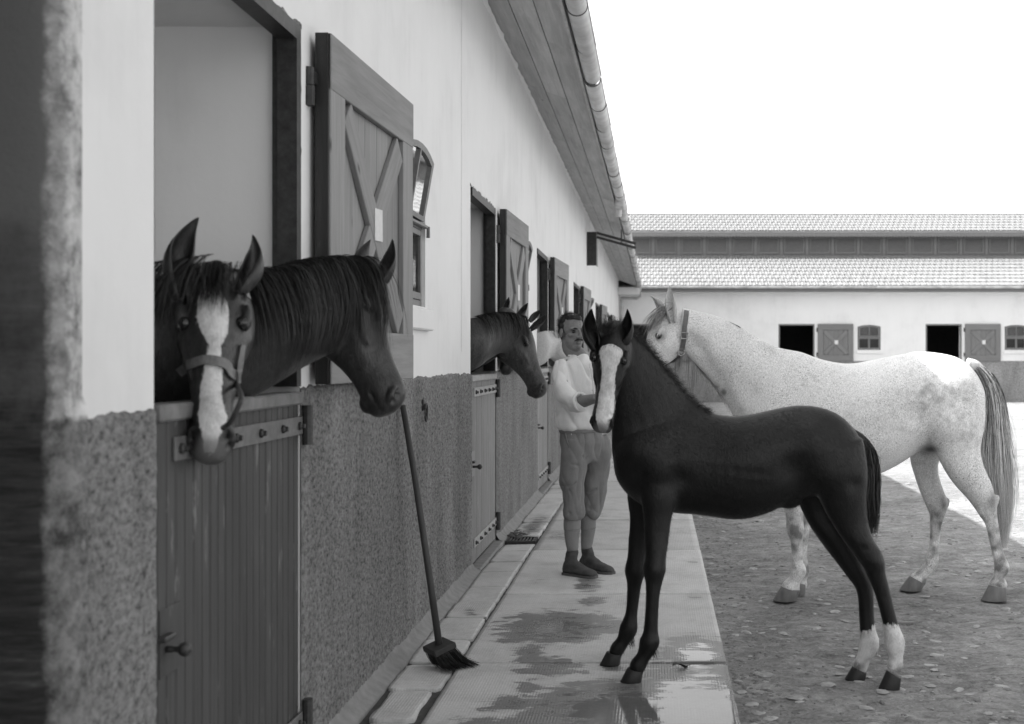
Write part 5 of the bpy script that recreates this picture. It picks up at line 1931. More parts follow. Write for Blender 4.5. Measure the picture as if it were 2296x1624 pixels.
def mare_tone(V, u, f, s):
    x, y = pxy(V)
    near = V[:, 1] < MY+0.05
    t = np.full(len(V), 0.93)
    nz = np.array([mnoise.noise(Vector((a*5.5, b*5.5, c*5.5))) for a, b, c in V])
    nz2 = np.array([mnoise.noise(Vector((a*16, b*16, c*16))) for a, b, c in V])
    rump = np.exp(-(((x-2085)/55)**2+((y-890)/60)**2))+0.9*np.exp(-(((x-2170)/30)**2+((y-985)/60)**2))+0.6*np.exp(-(((x-2140)/60)**2+((y-900)/40)**2))
    nz3 = np.array([mnoise.noise(Vector((a*34, b*34, c*34))) for a, b, c in V])
    t -= np.clip(rump, 0, 1)*np.clip(0.14+0.45*nz2+0.25*nz+0.55*nz3, 0, 0.30)
    t -= np.clip(0.28*nz3+0.22*nz2-0.06, 0, 0.25)*sstep(x, 1640, 1760)
    d = seg_d(x, y, [(1552, 745), (1590, 800), (1628, 862), (1662, 925), (1668, 960)])
    t -= 0.28*np.exp(-(d/11)**2)*near  # jugular groove: dark hair and the groove's shading painted into the tone
    d = seg_d(x, y, [(1640, 725), (1700, 760), (1735, 785)])
    t -= 0.20*np.exp(-(d/14)**2)*np.clip(0.5+nz2, 0, 1)
    low = sstep(y, 1090, 1180)
    t -= low*np.clip(0.30+0.8*nz2+0.45*nz+0.3*nz3, 0, 0.7)
    for (cx, cy, rx, ry, k) in ((1783, 1175, 20, 35, .5), (2228, 1128, 12, 34, .8), (2118, 1128, 14, 30, .6), (2090, 1050, 40, 60, .25), (2100, 1170, 16, 30, .3)):
        t -= k*np.exp(-(((x-cx)/rx)**2+((y-cy)/ry)**2))
    t -= 0.45*sstep(u, 0.62, 0.85)*(np.abs(s) < 0.2)*(f > -0.4)*(u < 1.1)
    t -= 0.22*np.exp(-(((u-0.22)/0.1)**2+((f+0.05)/0.08)**2))
    return t
def mare_skin(V, u, f, s):
    x, y = pxy(V)
    k = 0.8*np.exp(-(((x-2085)/20)**2+((y-1008)/9)**2))
    k2 = 0.8*np.exp(-(((x-1623)/7)**2+((y-880)/8)**2)**1.5)+0.7*np.exp(-(((x-1604)/8)**2+((y-868)/4)**2))
    return np.maximum(np.clip(k*1.3, 0, 1)*(V[:, 2] < 1.0), k2*(V[:, 1] < MY))
mare.parts.append(ellipsoid(P(2085, 1000, MY), ((1, 0, -.2), (0, 1, 0), (0, 0, 1)), (.09, .09, .05)))
mare.build(mh, M['coat_grey'], 0.0075, 8, None, mare_tone, mare_skin, soft=trunk_soft(0.62, 0.85, mh), nsoft=70,
           muscles=[(P(1690, 880, MY-.2), .08, -.020), (P(1740, 940, MY-.2), .12, .020), (P(2058, 930, MY-.24), .07, -.026), (P(1850, 880, MY-.24), .12, -.010), (P(2130, 960, MY-.2), .09, .014),
                    (P(1575, 780, MY-.15), .05, -.014), (P(1620, 850, MY-.14), .05, -.014), (P(1600, 790, MY-.14), .06, .010), (P(2085, 1050, 7.38), .03, -.008), (P(1990, 1000, MY-.24), .10, .010), (P(2165, 1000, MY-.15), .03, -.010),
                    (P(2226, 1215, 7.09), .014, -.005), (P(2231, 1235, 7.09), .014, -.005), (P(1787, 1230, 7.09), .013, -.005), (P(2097, 1200, 7.41), .014, -.005), (P(2205, 1135, 7.09), .02, -.006)])
mare.ears([(P(1507, 708, 7.16), P(1499, 641, 7.13), (-0.25, -1, 0.0), .070, 0.1), (P(1484, 694, 7.30), P(1459, 661, 7.28), (-0.9, -0.25, 0.1), .06, -0.1)], M['coat_grey'])
for c in mare.root.children:
    if c.name.startswith('ear'):
        nn = len(c.data.vertices)
        put_attr_v = np.full(nn, 0.95); put_attr_v[:nn//2] = 0.35
        c.data.attributes['tone'].data.foreach_set('value', put_attr_v.astype(np.float32))
def mhoof(toe, heel, cf, cb, Y):
    a, b, c, d = P(*toe, Y), P(*heel, Y), P(*cf, Y), P(*cb, Y)
    dz = GZ+0.003-(a.z+b.z)/2
    a.z = b.z = GZ+0.003; c.z += dz*0.7; d.z += dz*0.7
    hoof(mare.root, a, b, c, d, 0.060, (0, 1, 0), M['hoof'])
mhoof((1733, 1352), (1788, 1350), (1752, 1318), (1796, 1326), 7.13)
mhoof((1768, 1338), (1807, 1336), (1780, 1306), (1808, 1314), 7.33)
mhoof((2200, 1348), (2259, 1346), (2219, 1310), (2257, 1318), 7.13)
mhoof((2017, 1328), (2068, 1326), (2040, 1294), (2074, 1311), 7.45)
# tail
def M5(zx, zy, Y=MY): return P(1758+zx*0.3978, 717.6+zy*0.3978, Y)
TP = crom([list(M5(*q)) for q in ((1030, 245), (1085, 262), (1140, 330), (1178, 440), (1190, 560), (1198, 700), (1208, 850), (1222, 1000), (1232, 1150), (1240, 1285))], 4)
tw = np.interp(np.linspace(0, 1, len(TP)), [0, .12, .25, .45, .65, .8, .92, 1], [.018, .042, .062, .082, .088, .075, .045, .02])
L_ = []; T_ = []
for i in range(3000):
    a = RNG.uniform(0, 2*math.pi); r = math.sqrt(RNG.random()); st_ = int(len(TP)*RNG.uniform(0, 0.35)); en = int(len(TP)*min(1.0, RNG.uniform(0.62, 1.12)))
    cl = math.sin(a*5+i % 3)*0.004
    pts = []; ts = []; tj = RNG.normal(0, 0.20)
    for k in range(st_, max(st_+5, en), 2):
        k = min(k, len(TP)-1); v_ = k/len(TP)
        ts.append(np.interp(v_, [0, .08, .2, .45, .7, 1], [.78, .60, .36, .40, .60, .72])+0.10*math.cos(a)*r+tj)
        pts.append(Vector(TP[k])+Vector((math.cos(a)*r*tw[k]+cl, math.sin(a)*r*tw[k]*0.8, 0))+Vector(RNG.normal(0, 0.002, 3)))
    L_.append(pts); T_.append(ts)
for i in range(320):
    a = RNG.uniform(0, 2*math.pi); ex = RNG.uniform(1.0, 1.55); pts = []; ts = []; ph = RNG.uniform(0, 6)
    st_ = int(len(TP)*RNG.uniform(0.25, 0.55)); en = int(len(TP)*RNG.uniform(0.8, 1.0))
    for k in range(st_, max(st_+6, en), 2):
        k = min(k, len(TP)-1); g_ = min(1, (k-st_)/8)
        pts.append(Vector(TP[k])+Vector((math.cos(a)*tw[k]*(0.8+(ex-0.8)*g_)+0.006*math.sin(k*.5+ph), math.sin(a)*tw[k]*0.8, 0))); ts.append(0.72)
    L_.append(pts); T_.append(ts)
strands(L_, 0.0014, M['tail_grey'], 'tail', mare.root, tones=T_, kind='stuff')
cV, cF = tube([Vector(p) for p in TP[:14]], list(np.interp(np.linspace(0, 1, 14), [0, .3, 1], [.035, .034, .012])), 10)
dk = ob('dock', cV, cF, M['tail_grey'], mare.root, True); put_attr(dk.data, 'tone', np.full(len(dk.data.vertices), 0.6))
# mane: falls on the far side and shows as thin hair under the throat; short ruff on the crest, forelock on the brow
L_ = []
cp = [(1545, 693), (1580, 701), (1612, 709), (1654, 727), (1690, 749), (1724, 768)]
for i in range(520):
    q = RNG.random()*3.2; k = int(q); a = cp[k]; b = cp[k+1]; fr_ = q-k
    p = P(a[0]+(b[0]-a[0])*fr_, a[1]+(b[1]-a[1])*fr_+3, MY-.05)
    L_.append(flow_line(p, (RNG.normal(-.25, .1), 0.62, -0.4), 9, RNG.uniform(0.045, 0.072), mare.bvh, 0.006, 0.35, 0.04))
for i in range(0):
    q = RNG.random()*4.99; k = int(q); a = cp[k]; b = cp[k+1]; fr_ = q-k
    p = P(a[0]+(b[0]-a[0])*fr_, a[1]+(b[1]-a[1])*fr_+3, MY-.05+RNG.normal(0, .01))
    L_.append(flow_line(p, (RNG.normal(.5, .3), RNG.normal(-.1, .4), 0.5), 4, RNG.uniform(0.004, 0.008), None, 0, 0.25, 0.1))
for i in range(260):
    p = P(1494+RNG.normal(0, 7), 690+RNG.normal(0, 3), 7.22+RNG.normal(0, .02))
    L_.append(flow_line(p, (-0.75+RNG.normal(0, .12), -0.25+RNG.normal(0, .1), -0.5), 8, RNG.uniform(0.016, 0.028), mare.bvh, 0.004, 0.10, 0.06))
strands(L_, 0.0016, M['mane_grey'], 'mane', mare.root, kind='stuff')
# head collar
V, F = ribbon_on(mare.bvh, [hit(mare, *q) for q in ((1539, 697), (1537, 718), (1534, 740), (1534, 757), (1531, 775), (1527, 787))], 0.030, 0.004)
hl = ob('halter', V, F, M['leather_mid'], mare.root, False)
V, F = ribbon_on(mare.bvh, [hit(mare, *q) for q in ((1526, 793), (1516, 803), (1504, 816), (1490, 830), (1472, 842))], 0.026, 0.004)
ob('noseband', V, F, M['leather'], hl, False)
lp = [hit(mare, 1529, 796), hit(mare, 1533, 808)+Vector((0, -.01, 0)), hit(mare, 1533, 822)+Vector((0, -.015, -.005)), hit(mare, 1525, 834)+Vector((0, -.01, -.01)), hit(mare, 1514, 838)]
V, F = tube([Vector(p) for p in crom([list(p) for p in lp], 4)], 0.008, 8)
ob('throat_strap', V, F, M['leather'], hl, True)
rc_ = hit(mare, 1527, 790)+Vector((0, -.008, 0))
V, F = tube([rc_+Vector((.021*math.cos(a), -.004, .021*math.sin(a))) for a in [2*math.pi*j/14 for j in range(15)]], 0.005, 7)
ob('ring', V, F, M['brass'], hl, True)
bc = hit(mare, 1535, 753)+Vector((0, -.010, 0))
bk = MB()
bk.tube([bc+Vector(q) for q in ((-.02, 0, -.018), (.02, 0, -.018), (.02, 0, .018), (-.02, 0, .018), (-.02, 0, -.018))], 0.004, 6)
bk.ob('buckle', M['brass'], hl, False)

# ================================================================== horses looking out over the half doors
def stall_horse(name, label, base, poll, muzzle, face, neck, nside, ears, mat, tone=None, white=None, voxel=0.0062, wide=1.0, deep=1.0, body_y=3.5, trunk=True, L=None, bulge=False):
    h = Horse(name, label, base)
    h.body_y = body_y
    hd = Head(poll, muzzle, face, L, wide, deep)
    h.parts.append(sect_loft([(t_, b_, w_, .4, .15) for t_, b_, w_ in neck], nside, 5, 24))
    if bulge:   # convex forehead
        h.parts.append(ellipsoid(hd.at(0.27, -0.03, 0), (hd.vec(1, -0.12, 0), hd.F, hd.S), (0.24*hd.L, 0.105*hd.L, 0.15*hd.L)))
    if trunk:   # chest and barrel back inside the stall
        e = (Vector(neck[-1][0])+Vector(neck[-1][1]))/2
        c = Vector((min(e.x-0.55, -2.6), e.y, 1.10))
        h.parts.append(ellipsoid(c, ((1, 0, 0), (0, 1, 0), (0, 0, 1)), (0.80, 0.27, 0.36), 20, 12))
        h.parts.append(ellipsoid(e+Vector((-.15, 0, -.12)), ((1, 0, -.6), (0, 1, 0), (0.6, 0, 1)), (0.30, 0.22, 0.34), 18, 10))
        for sx, sy in ((0.45, -0.13), (0.45, 0.13), (-0.5, -0.13), (-0.5, 0.13)):
            h.parts.append(limb([((c.x+sx, c.y+sy, 1.0), .12, .09), ((c.x+sx, c.y+sy, 0.6), .055, .05), ((c.x+sx, c.y+sy, 0.3), .035, .035), ((c.x+sx+.02, c.y+sy, 0.1), .045, .045), ((c.x+sx+.04, c.y+sy, 0.0), .06, .055)], (1, 0, 0)))
    h.build(hd, mat, voxel, 7, white, tone, soft=trunk_soft(0.2, 0.3, hd), nsoft=30)
    h.ears(ears, mat)
    return h

def bay_tone(V, u, f, s):
    t = np.full(len(V), 0.22)
    t += 0.38*np.exp(-(((u-0.52)/0.30)**2+((f+0.16)/0.16)**2))*(np.abs(s) < 0.4)
    t -= 0.2*sstep(u, 0.80, 0.95)*(u < 1.1)
    t += 0.25*np.exp(-(((u-0.27)/0.12)**2+((f+0.30)/0.10)**2))+0.25*np.exp(-(((u-0.42)/0.10)**2+((f+0.10)/0.05)**2))
    t += 0.8*np.exp(-(((u-0.965)/0.05)**2+(s/0.06)**2))*(u < 1.1)*(f > -0.2)
    return t
def blaze_a(V, u, f, s):
    c = np.interp(u, [0.15, 0.33, 0.47, 0.7, 0.86, 1.0], [0.012, -0.004, -0.016, 0.0, -0.012, 0.0])
    wid = np.interp(u, [0.15, 0.19, 0.25, 0.33, 0.41, 0.47, 0.55, 0.64, 0.74, 0.82, 0.88, 0.93, 0.99], [0.0, 0.038, 0.066, 0.072, 0.056, 0.026, 0.034, 0.044, 0.050, 0.064, 0.052, 0.036, 0.022])
    b = (wid-np.abs(s-c))/0.05+0.5
    b = np.where((f > -0.17) & (u > 0.12) & (u < 0.99) & (wid > 0.002), np.clip(b, 0, 1), 0)
    snip = 0.0*np.exp(-(((u-0.97)/0.055)**2+(s/0.07)**2)**2)
    return np.maximum(b, snip)
# --- the horse facing the camera
A_poll, A_muz = P(481, 578, 3.24), P(467, 1010, 3.02)
hA = stall_horse('blaze_horse', 'dark horse with a white blaze and halter facing out over the nearest half door', (-1.9, 3.35, 0), A_poll, A_muz, (0.26, -0.95, 0.1),
    [(A_poll+Vector((0.0, .03, 0.0)), P(500, 800, 3.33), .075), (Vector((-1.40, 3.43, 1.66)), Vector((-1.36, 3.42, 1.28)), .09), (Vector((-1.62, 3.45, 1.64)), Vector((-1.58, 3.43, 1.10)), .11), (Vector((-1.95, 3.46, 1.60)), Vector((-1.90, 3.42, 0.90)), .15)],
    (0.35, 0.9, 0), [(P(408, 636, 3.20), P(421, 487, 3.24), (0.55, -0.8, 0.0), .082, 0.26), (P(545, 632, 3.22), P(583, 531, 3.26), (-0.35, -0.9, 0.0), .064, -0.25)], M['coat_bay'], bay_tone, blaze_a, wide=1.02)
L_ = []
for i in range(520):
    p = P(478+RNG.normal(0, 26), 585+abs(RNG.normal(0, 9)), 3.20)
    L_.append(flow_line(p, (RNG.normal(0, .28), -0.5, -0.5), 8, RNG.uniform(0.010, 0.019), hA.bvh, 0.004, 0.25, 0.07))
for i in range(500):
    q = RNG.random()
    p = A_poll.lerp(Vector((-1.62, 3.45, 1.66)), q)+Vector((0, 0, 0.01))
    L_.append(flow_line(p, (RNG.normal(-.2, .2), -0.8, 0.1), 8, RNG.uniform(0.02, 0.04), hA.bvh, 0.005, 0.3, 0.05))
strands(L_, 0.0008, M['mane_dark'], 'forelock', hA.root, kind='stuff')
V, F = ribbon_on(hA.bvh, [hit(hA, *q) for q in ((400, 838), (425, 818), (465, 808), (505, 818), (528, 842), (538, 868))], 0.026, 0.004)
hl = ob('halter', V, F, M['leather_mid'], hA.root, False)
V, F = ribbon_on(hA.bvh, [hit(hA, *q) for q in ((541, 772), (538, 800), (534, 830), (531, 862))], 0.016, 0.004)
ob('cheek_strap', V, F, M['leather_mid'], hl, False)
V, F = ribbon_on(hA.bvh, [hit(hA, *q) for q in ((520, 628), (536, 640), (547, 655), (553, 672))], 0.020, 0.004)
ob('brow_strap', V, F, M['leather_mid'], hl, False)
lp = [hit(hA, 531, 862), P(541, 890, 3.0), P(533, 915, 2.98), P(518, 945, 2.99), P(500, 960, 3.03)]
V, F = tube([Vector(p) for p in crom([list(p) for p in lp], 4)], 0.007, 8)
ob('chin_strap', V, F, M['leather'], hl, True)

def head_flow(h, dflt):
    def f(p):
        d = np.tile(np.array(dflt, float), (len(p), 1))
        u, ff, s_ = local_uvs(h.head, p)
        hd = (u > 0) & (u < 1.05) & (np.abs(s_) < 0.25) & (ff > -0.5)
        d[hd] = np.array(h.head.U)[None, :]
        return d
    return f
def near_face(h, xmin=-1.6):
    nf = not_face(h.head)
    return lambda c: nf(c)*(c[:, 0] > xmin)
hA.fur(M['coat_bay'], 16000, 0.012, head_flow(hA, (-.4, .2, -.8)), 0.28, 0.0011, near_face(hA))
# --- its stable mate looking along the wall
B_poll, B_muz = P(808, 577, 4.03), P(925, 906, 3.97)
hB = stall_horse('dark_bay_horse', 'dark bay horse beside the blaze horse, head turned along the wall above the broom', (-1.9, 3.5, 0), B_poll, B_muz, (0.95, 0.10, 0.2),
    [(P(800, 580, 4.03), P(780, 775, 4.0), .078), (P(735, 578, 3.93), P(735, 795, 3.93), .088), (P(665, 588, 3.78), P(665, 830, 3.78), .100), (P(596, 605, 3.62), P(590, 875, 3.62), .115), (Vector((-1.50, 3.48, 1.66)), Vector((-1.50, 3.48, 1.12)), .13), (Vector((-1.95, 3.42, 1.62)), Vector((-1.9, 3.42, 0.95)), .15)],
    (0.86, -0.5, 0), [(P(846, 632, 3.98), P(890, 541, 3.98), (-0.2, -0.9, 0.2), .060, -0.15), (P(806, 600, 4.12), P(827, 535, 4.14), (0.5, 0.7, 0.2), .055)], M['coat_bay'],
    lambda V, u, f, s: bay_tone(V, u, f, s)+0.16*(u < 0.0)+0.20, None, wide=1.0, deep=1.2, bulge=True)
L_ = []
cB = crom([list(P(815, 580, 4.03)), list(P(735, 578, 3.93)), list(P(665, 588, 3.78)), list(P(600, 604, 3.62)), [-1.45, 3.49, 1.66]], 8)
for i in range(2800):
    q = RNG.random()*(len(cB)-1.001); k = int(q)
    p = Vector(cB[k]).lerp(Vector(cB[k+1]), q-k)+Vector((RNG.normal(.012, .01), RNG.normal(-0.01, 0.012), 0.004))
    L_.append(flow_line(p, (0.75+RNG.normal(0, .1), -0.45, 0.15+RNG.normal(0, .1)), 11, RNG.uniform(0.020, 0.036), hB.bvh, 0.004+RNG.random()*0.008, 0.30, 0.035))
for i in range(170):
    p = P(838+RNG.normal(0, 9), 600+RNG.normal(0, 4), 4.02+RNG.normal(0, .02))
    L_.append(flow_line(p, (0.5, 0.0+RNG.normal(0, .2), -0.7), 8, RNG.uniform(0.010, 0.018), hB.bvh, 0.004, 0.4, 0.05))
strands(L_, 0.0008, M['mane_brown'], 'mane', hB.root, kind='stuff')

hB.fur(M['coat_bay'], 20000, 0.012, head_flow(hB, (-.3, -.5, -.8)), 0.28, 0.0011, near_face(hB))
# --- two browns at the second door
C_poll, C_muz = P(1172, 712, 8.72), P(1235, 880, 8.66)
hC = stall_horse('brown_horse', 'brown horse leaning its head out over the second half door', (-1.9, 8.2, 0), C_poll, C_muz, (0.9, -0.12, 0.36),
    [(C_poll, P(1150, 800, 8.70), .072), (P(1138, 703, 8.6), P(1122, 792, 8.6), .085), (P(1100, 703, 8.42), P(1088, 810, 8.42), .10), (P(1062, 712, 8.22), P(1056, 832, 8.22), .115), (Vector((-1.65, 8.15, 1.66)), Vector((-1.65, 8.15, 1.15)), .13), (Vector((-2.0, 8.15, 1.6)), Vector((-2.0, 8.15, 1.0)), .15)],
    (0.8, -0.6, 0), [(P(1197, 733, 8.66), P(1229, 705, 8.64), (0.1, -0.95, 0.2), .055), (P(1192, 716, 8.80), P(1212, 695, 8.82), (0.5, -0.7, 0.2), .05)], M['coat_chestnut'],
    lambda V, u, f, s: bay_tone(V, u, f, s)+0.22, None, deep=1.08, voxel=0.008, body_y=8.6)
L_ = []
cC = crom([list(C_poll), list(P(1138, 703, 8.6)), list(P(1100, 703, 8.42)), list(P(1062, 712, 8.22))], 8)
for i in range(650):
    q = RNG.random()*(len(cC)-1.001); k = int(q)
    p = Vector(cC[k]).lerp(Vector(cC[k+1]), q-k)+Vector((RNG.normal(.012, .01), RNG.normal(-0.01, 0.012), 0.006))
    L_.append(flow_line(p, (0.75+RNG.normal(0, .1), -0.5, 0.15+RNG.normal(0, .1)), 8, RNG.uniform(0.018, 0.036), hC.bvh, 0.005+RNG.random()*0.01, 0.30, 0.035))
strands(L_, 0.0011, M['mane_brown'], 'mane', hC.root, kind='stuff')
D_poll, D_muz = P(1156, 700, 9.02), P(1147, 842, 8.97)
hD = stall_horse('brown_horse', 'brown horse half hidden behind its neighbour at the second door, ears and muzzle showing', (-1.9, 8.75, 0), D_poll, D_muz, (0.55, 0.8, 0.1),
    [(D_poll, P(1135, 780, 9.0), .07), (Vector((-1.20, 8.9, 1.71)), Vector((-1.22, 8.9, 1.40)), .07), (Vector((-1.55, 8.8, 1.68)), Vector((-1.55, 8.8, 1.2)), .11), (Vector((-1.95, 8.78, 1.6)), Vector((-1.95, 8.78, 1.0)), .14)],
    (0.5, -0.85, 0), [(P(1164, 708, 8.98), P(1184, 680, 8.98), (-0.2, -0.9, 0.1), .055), (P(1131, 698, 9.04), P(1142, 667, 9.04), (-0.2, -0.9, 0.1), .055)], M['coat_chestnut'],
    lambda V, u, f, s: bay_tone(V, u, f, s)+0.12, None, voxel=0.011, body_y=9.0)
# --- the white one further along
E_poll, E_muz = P(1264, 744, 12.70), P(1312, 852, 12.6)
hE = stall_horse('white_horse', 'white horse with its head out of the third door behind the groom', (-1.9, 12.6, 0), E_poll, E_muz, (0.9, -0.2, 0.35),
    [(E_poll, P(1240, 800, 12.7), .07), (P(1226, 741, 12.62), P(1226, 808, 12.62), .09), (P(1208, 744, 12.55), P(1208, 822, 12.55), .11), (Vector((-1.65, 12.55, 1.66)), Vector((-1.65, 12.55, 1.15)), .13), (Vector((-2.0, 12.55, 1.6)), Vector((-2.0, 12.55, 1.0)), .15)],
    (0.8, -0.6, 0), [(P(1250, 752, 12.62), P(1254, 728, 12.60), (0.3, -0.95, 0.1), .085), (P(1262, 748, 12.76), P(1270, 727, 12.76), (0.3, -0.9, 0.1), .075)], M['coat_white'],
    lambda V, u, f, s: np.full(len(V), 0.75), None, voxel=0.013, body_y=12.6)
# ================================================================== the groom
groom = thing('person', 'man in a white shirt, breeches and ankle boots standing behind the foal', 'person', (-0.45, 7.7, 0))
def fold_mat(name, base, var=0.12, rough=0.9, sc=30):
    t = NT(name)
    co = t.coord('Object')
    a = t.noise(t.coord('Object', (1, 1, 0.5)), sc, 5, 0.6); wv = t.noise(co, 320, 2)
    t.color(t.scale_color(t.ramp(t.noise(co, 6, 5, 0.65), (0.3, base*(1-var)), (0.7, base*(1+var))), t.ramp(wv, (0.3, 0.9), (0.7, 1.06))))
    t.rough(rough); t.spec(0.2); t.bump(a, 0.35, 0.010); t.bump(wv, 0.25, 0.001)
    return t.m
M['shirt'] = fold_mat('white cotton shirt', 0.70, 0.08)
M['breeches'] = fold_mat('drab breeches cloth', 0.205, 0.16)
M['puttee'] = fold_mat('wool leg wraps', 0.235, 0.10)
M['boot'] = simple('dusty suede boots', 0.062, 0.85, 0.35, 24, 0.3, kind='Object')
M['sole'] = simple('boot sole', 0.10, 0.8, 0.2, 24, 0.2)
M['skin'] = simple('sunburnt skin', 0.185, 0.55, 0.14, 35, 0.15, kind='Object', spec=0.4)
M['hair'] = simple('black hair', 0.010, 0.5, 0.5, 60, 0.0, spec=0.4)
FWD = Vector((0.74, -0.67, 0)).normalized(); LAT = Vector((-FWD.y, FWD.x, 0))   # LAT: towards his left
BY = 7.70
def oval(c, a, b, n=28, fx=FWD, lx=LAT, p=2.2):
    out = []
    for j in range(n):
        an = 2*math.pi*j/n
        ca, sa = math.cos(an), math.sin(an)
        out.append(Vector(c)+lx*(a*math.copysign(abs(ca)**(2/p), ca))+fx*(b*math.copysign(abs(sa)**(2/p), sa)))
    return out
def stack(rows, k=4, n=28, fx=FWD, lx=LAT):
    A = crom([[*P(r[1], r[0], r[4] if len(r) > 4 else BY), r[2], r[3]] for r in rows], k)
    return loft([oval(r[0:3], r[3], r[4], n, fx, lx) for r in A])
def garment(parts, voxel, iters, amp, name, mat, freq=(9, 9, 6), fold=None):
    V, F, E, deg = remesh_smooth(parts, voxel, iters)
    if name == 'breeches':
        n = len(V)
        wg = np.exp(-((V[:, 2]-P(1309, 1035, BY).z)/0.09)**2)[:, None]*0.6
        for _ in range(60):
            S = np.zeros_like(V)
            for k in range(3):
                S[:, k] = np.bincount(E[:, 0], V[E[:, 1], k], n)+np.bincount(E[:, 1], V[E[:, 0], k], n)
            V = V+wg*(S/deg[:, None]-V)
    N = vnormals(V, F)
    dsp = np.array([1.0-min(1.0, abs(mnoise.noise(Vector((a*freq[0]+c*3.0, b*freq[1]-c*2.0, c*freq[2]+a*4.0))))*3.2) for a, b, c in V])**1.5*0.9+np.array([0.55*mnoise.noise(Vector((a*20, b*20, c*15+5))) for a, b, c in V])
    V = V+N*((0.35-dsp)*amp)[:, None]
    if fold:
        for (c, r, d) in fold: press(V, N, c, r, d)
    return ob(name, V, F, mat, groom, True)
# --- one continuous body (head, neck, arms with hands, core and legs under the clothes)
bp = []
bp.append(stack([(803, 1296, .06, .05), (812, 1295, .14, .07), (830, 1294, .165, .085), (870, 1296, .15, .09), (930, 1300, .130, .085), (975, 1304, .115, .075), (1000, 1307, .10, .06), (1012, 1308, .06, .04)]))
bp.append(limb([(P(1290, 995, 7.65), .060, .058), (P(1286, 1070, 7.63), .055, .054), (P(1285, 1130, 7.63), .05, .05), (P(1284, 1190, 7.64), .047, .045), (P(1283, 1240, 7.65), .034, .034), (P(1284, 1275, 7.65), .034, .034)], FWD))
bp.append(limb([(P(1328, 995, 7.78), .060, .058), (P(1332, 1070, 7.80), .055, .054), (P(1324, 1130, 7.81), .05, .05), (P(1319, 1190, 7.82), .047, .045), (P(1316, 1228, 7.82), .034, .034), (P(1318, 1262, 7.82), .034, .034)], FWD))
HF = Vector((0.56, -0.83, 0.0)).normalized(); HL = Vector((-HF.y, HF.x, 0)); UP = Vector((0, 0, 1))
HC = P(1283, 746, BY-0.01)
def hp(l, f, u): return HC+HL*l+HF*f+UP*u
def he(l, f, u, rl, rf, ru): return ellipsoid(hp(l, f, u), (UP, HL, HF), (ru, rl, rf), 16, 10)
bp += [he(0, -.012, .035, .074, .094, .092), he(0, .022, -.040, .060, .068, .080), he(0, .050, -.092, .036, .036, .028), he(0, .070, -.020, .042, .022, .05),
       he(.030, .070, .022, .026, .020, .011), he(-.030, .070, .022, .026, .020, .011), he(.043, .054, -.018, .020, .026, .016), he(-.043, .054, -.018, .020, .026, .016),
       he(0, .096, -.052, .022, .012, .008), he(0, .094, -.068, .020, .011, .008), he(0, .088, -.092, .018, .014, .014)]
bp.append(limb([(hp(0, .088, .018), .009, .009), (hp(0, .104, -.010), .012, .010), (hp(0, .114, -.028), .014, .014), (hp(0, .100, -.038), .010, .015)], FWD))
for s in (-1, 1):
    bp.append(he(s*.014, .100, -.033, .009, .010, .008))
    bp.append(ellipsoid(hp(s*.078, -.008, -.005), (UP+HF*0.1, HF, HL), (.033, .018, .010), 14, 8))
bp.append(limb([(hp(0, -.012, -.04), .060, .060), (hp(0, -.022, -.10), .055, .055), (P(1297, 800, BY), .062, .062), (P(1297, 815, BY), .08, .08)], FWD))
def arm(pts, hand_dir, palm_n, thumb):
    bp.append(limb([(p, r, r*0.95) for p, r in pts], UP))
    w = Vector(pts[-1][0]); d = Vector(hand_dir).normalized(); pn = Vector(palm_n); pn = (pn-d*pn.dot(d)).normalized(); ac = d.cross(pn)
    bp.append(limb([(w-d*.02, .026, .020), (w+d*.02, .036, .016), (w+d*.06, .041, .015), (w+d*.088, .038, .012)], ac))
    for k, (o_, L, bend) in enumerate(((-.029, .070, .9), (-.010, .079, 1.0), (.010, .073, 1.1), (.028, .058, 1.2))):
        a = w+d*.082+ac*o_
        b = a+(d*math.cos(bend*.45)+pn*math.sin(bend*.45))*L*.45
        c = b+(d*math.cos(bend*1.2)+pn*math.sin(bend*1.2))*L*.32
        e = c+(d*math.cos(bend*1.9)+pn*math.sin(bend*1.9))*L*.25
        bp.append(tube([a-d*.02, a, b, c, e], [.0095, .0095, .0088, .0080, .0062], 8))
    a = w+d*.022-ac*.030*thumb
    bp.append(tube([a, a+(d*.6-ac*thumb*.7+pn*.3).normalized()*.035, a+(d*.9-ac*thumb*.35+pn*.6).normalized()*.066, a+(d*.9-ac*thumb*.1+pn*.8).normalized()*.088], [.013, .0115, .0100, .0075], 8))
R_sh = P(1253, 824, 7.57); R_el = P(1286, 914, 7.45); R_wr = P(1337, 893, 7.27)
arm([(P(1264, 820, 7.60), .044), (P(1258, 842, 7.55), .042), (P(1265, 873, 7.50), .040), (P(1278, 896, 7.46), .040), (P(1290, 906, 7.42), .041), (P(1306, 901, 7.37), .040), (R_wr, .028)], (0.8, -0.5, 0.15), (0.1, 0.4, -0.9), 1)
L_sh = P(1338, 824, 7.84); L_el = P(1350, 912, 7.78); L_wr = P(1356, 886, 7.52)
arm([(L_sh, .055), (L_sh.lerp(L_el, .5), .046), (L_el, .042), (L_el.lerp(L_wr, .4), .040), (L_wr, .028)], (0.1, -0.9, 0.25), (-0.9, 0.0, -0.3), -1)
V, F, E, deg = remesh_smooth(bp, 0.0040, 3)
N = vnormals(V, F)
for s in (-1, 1):
    press(V, N, hp(s*.031, .088, .004), .014, -.015)
    press(V, N, hp(s*.020, .105, -.058), .010, -.004)
    press(V, N, hp(s*.045, .080, -.045), .020, -.005)
press(V, N, hp(0, .108, -.060), .008, -.003)
ob('body', V, F, M['skin'], groom, True)
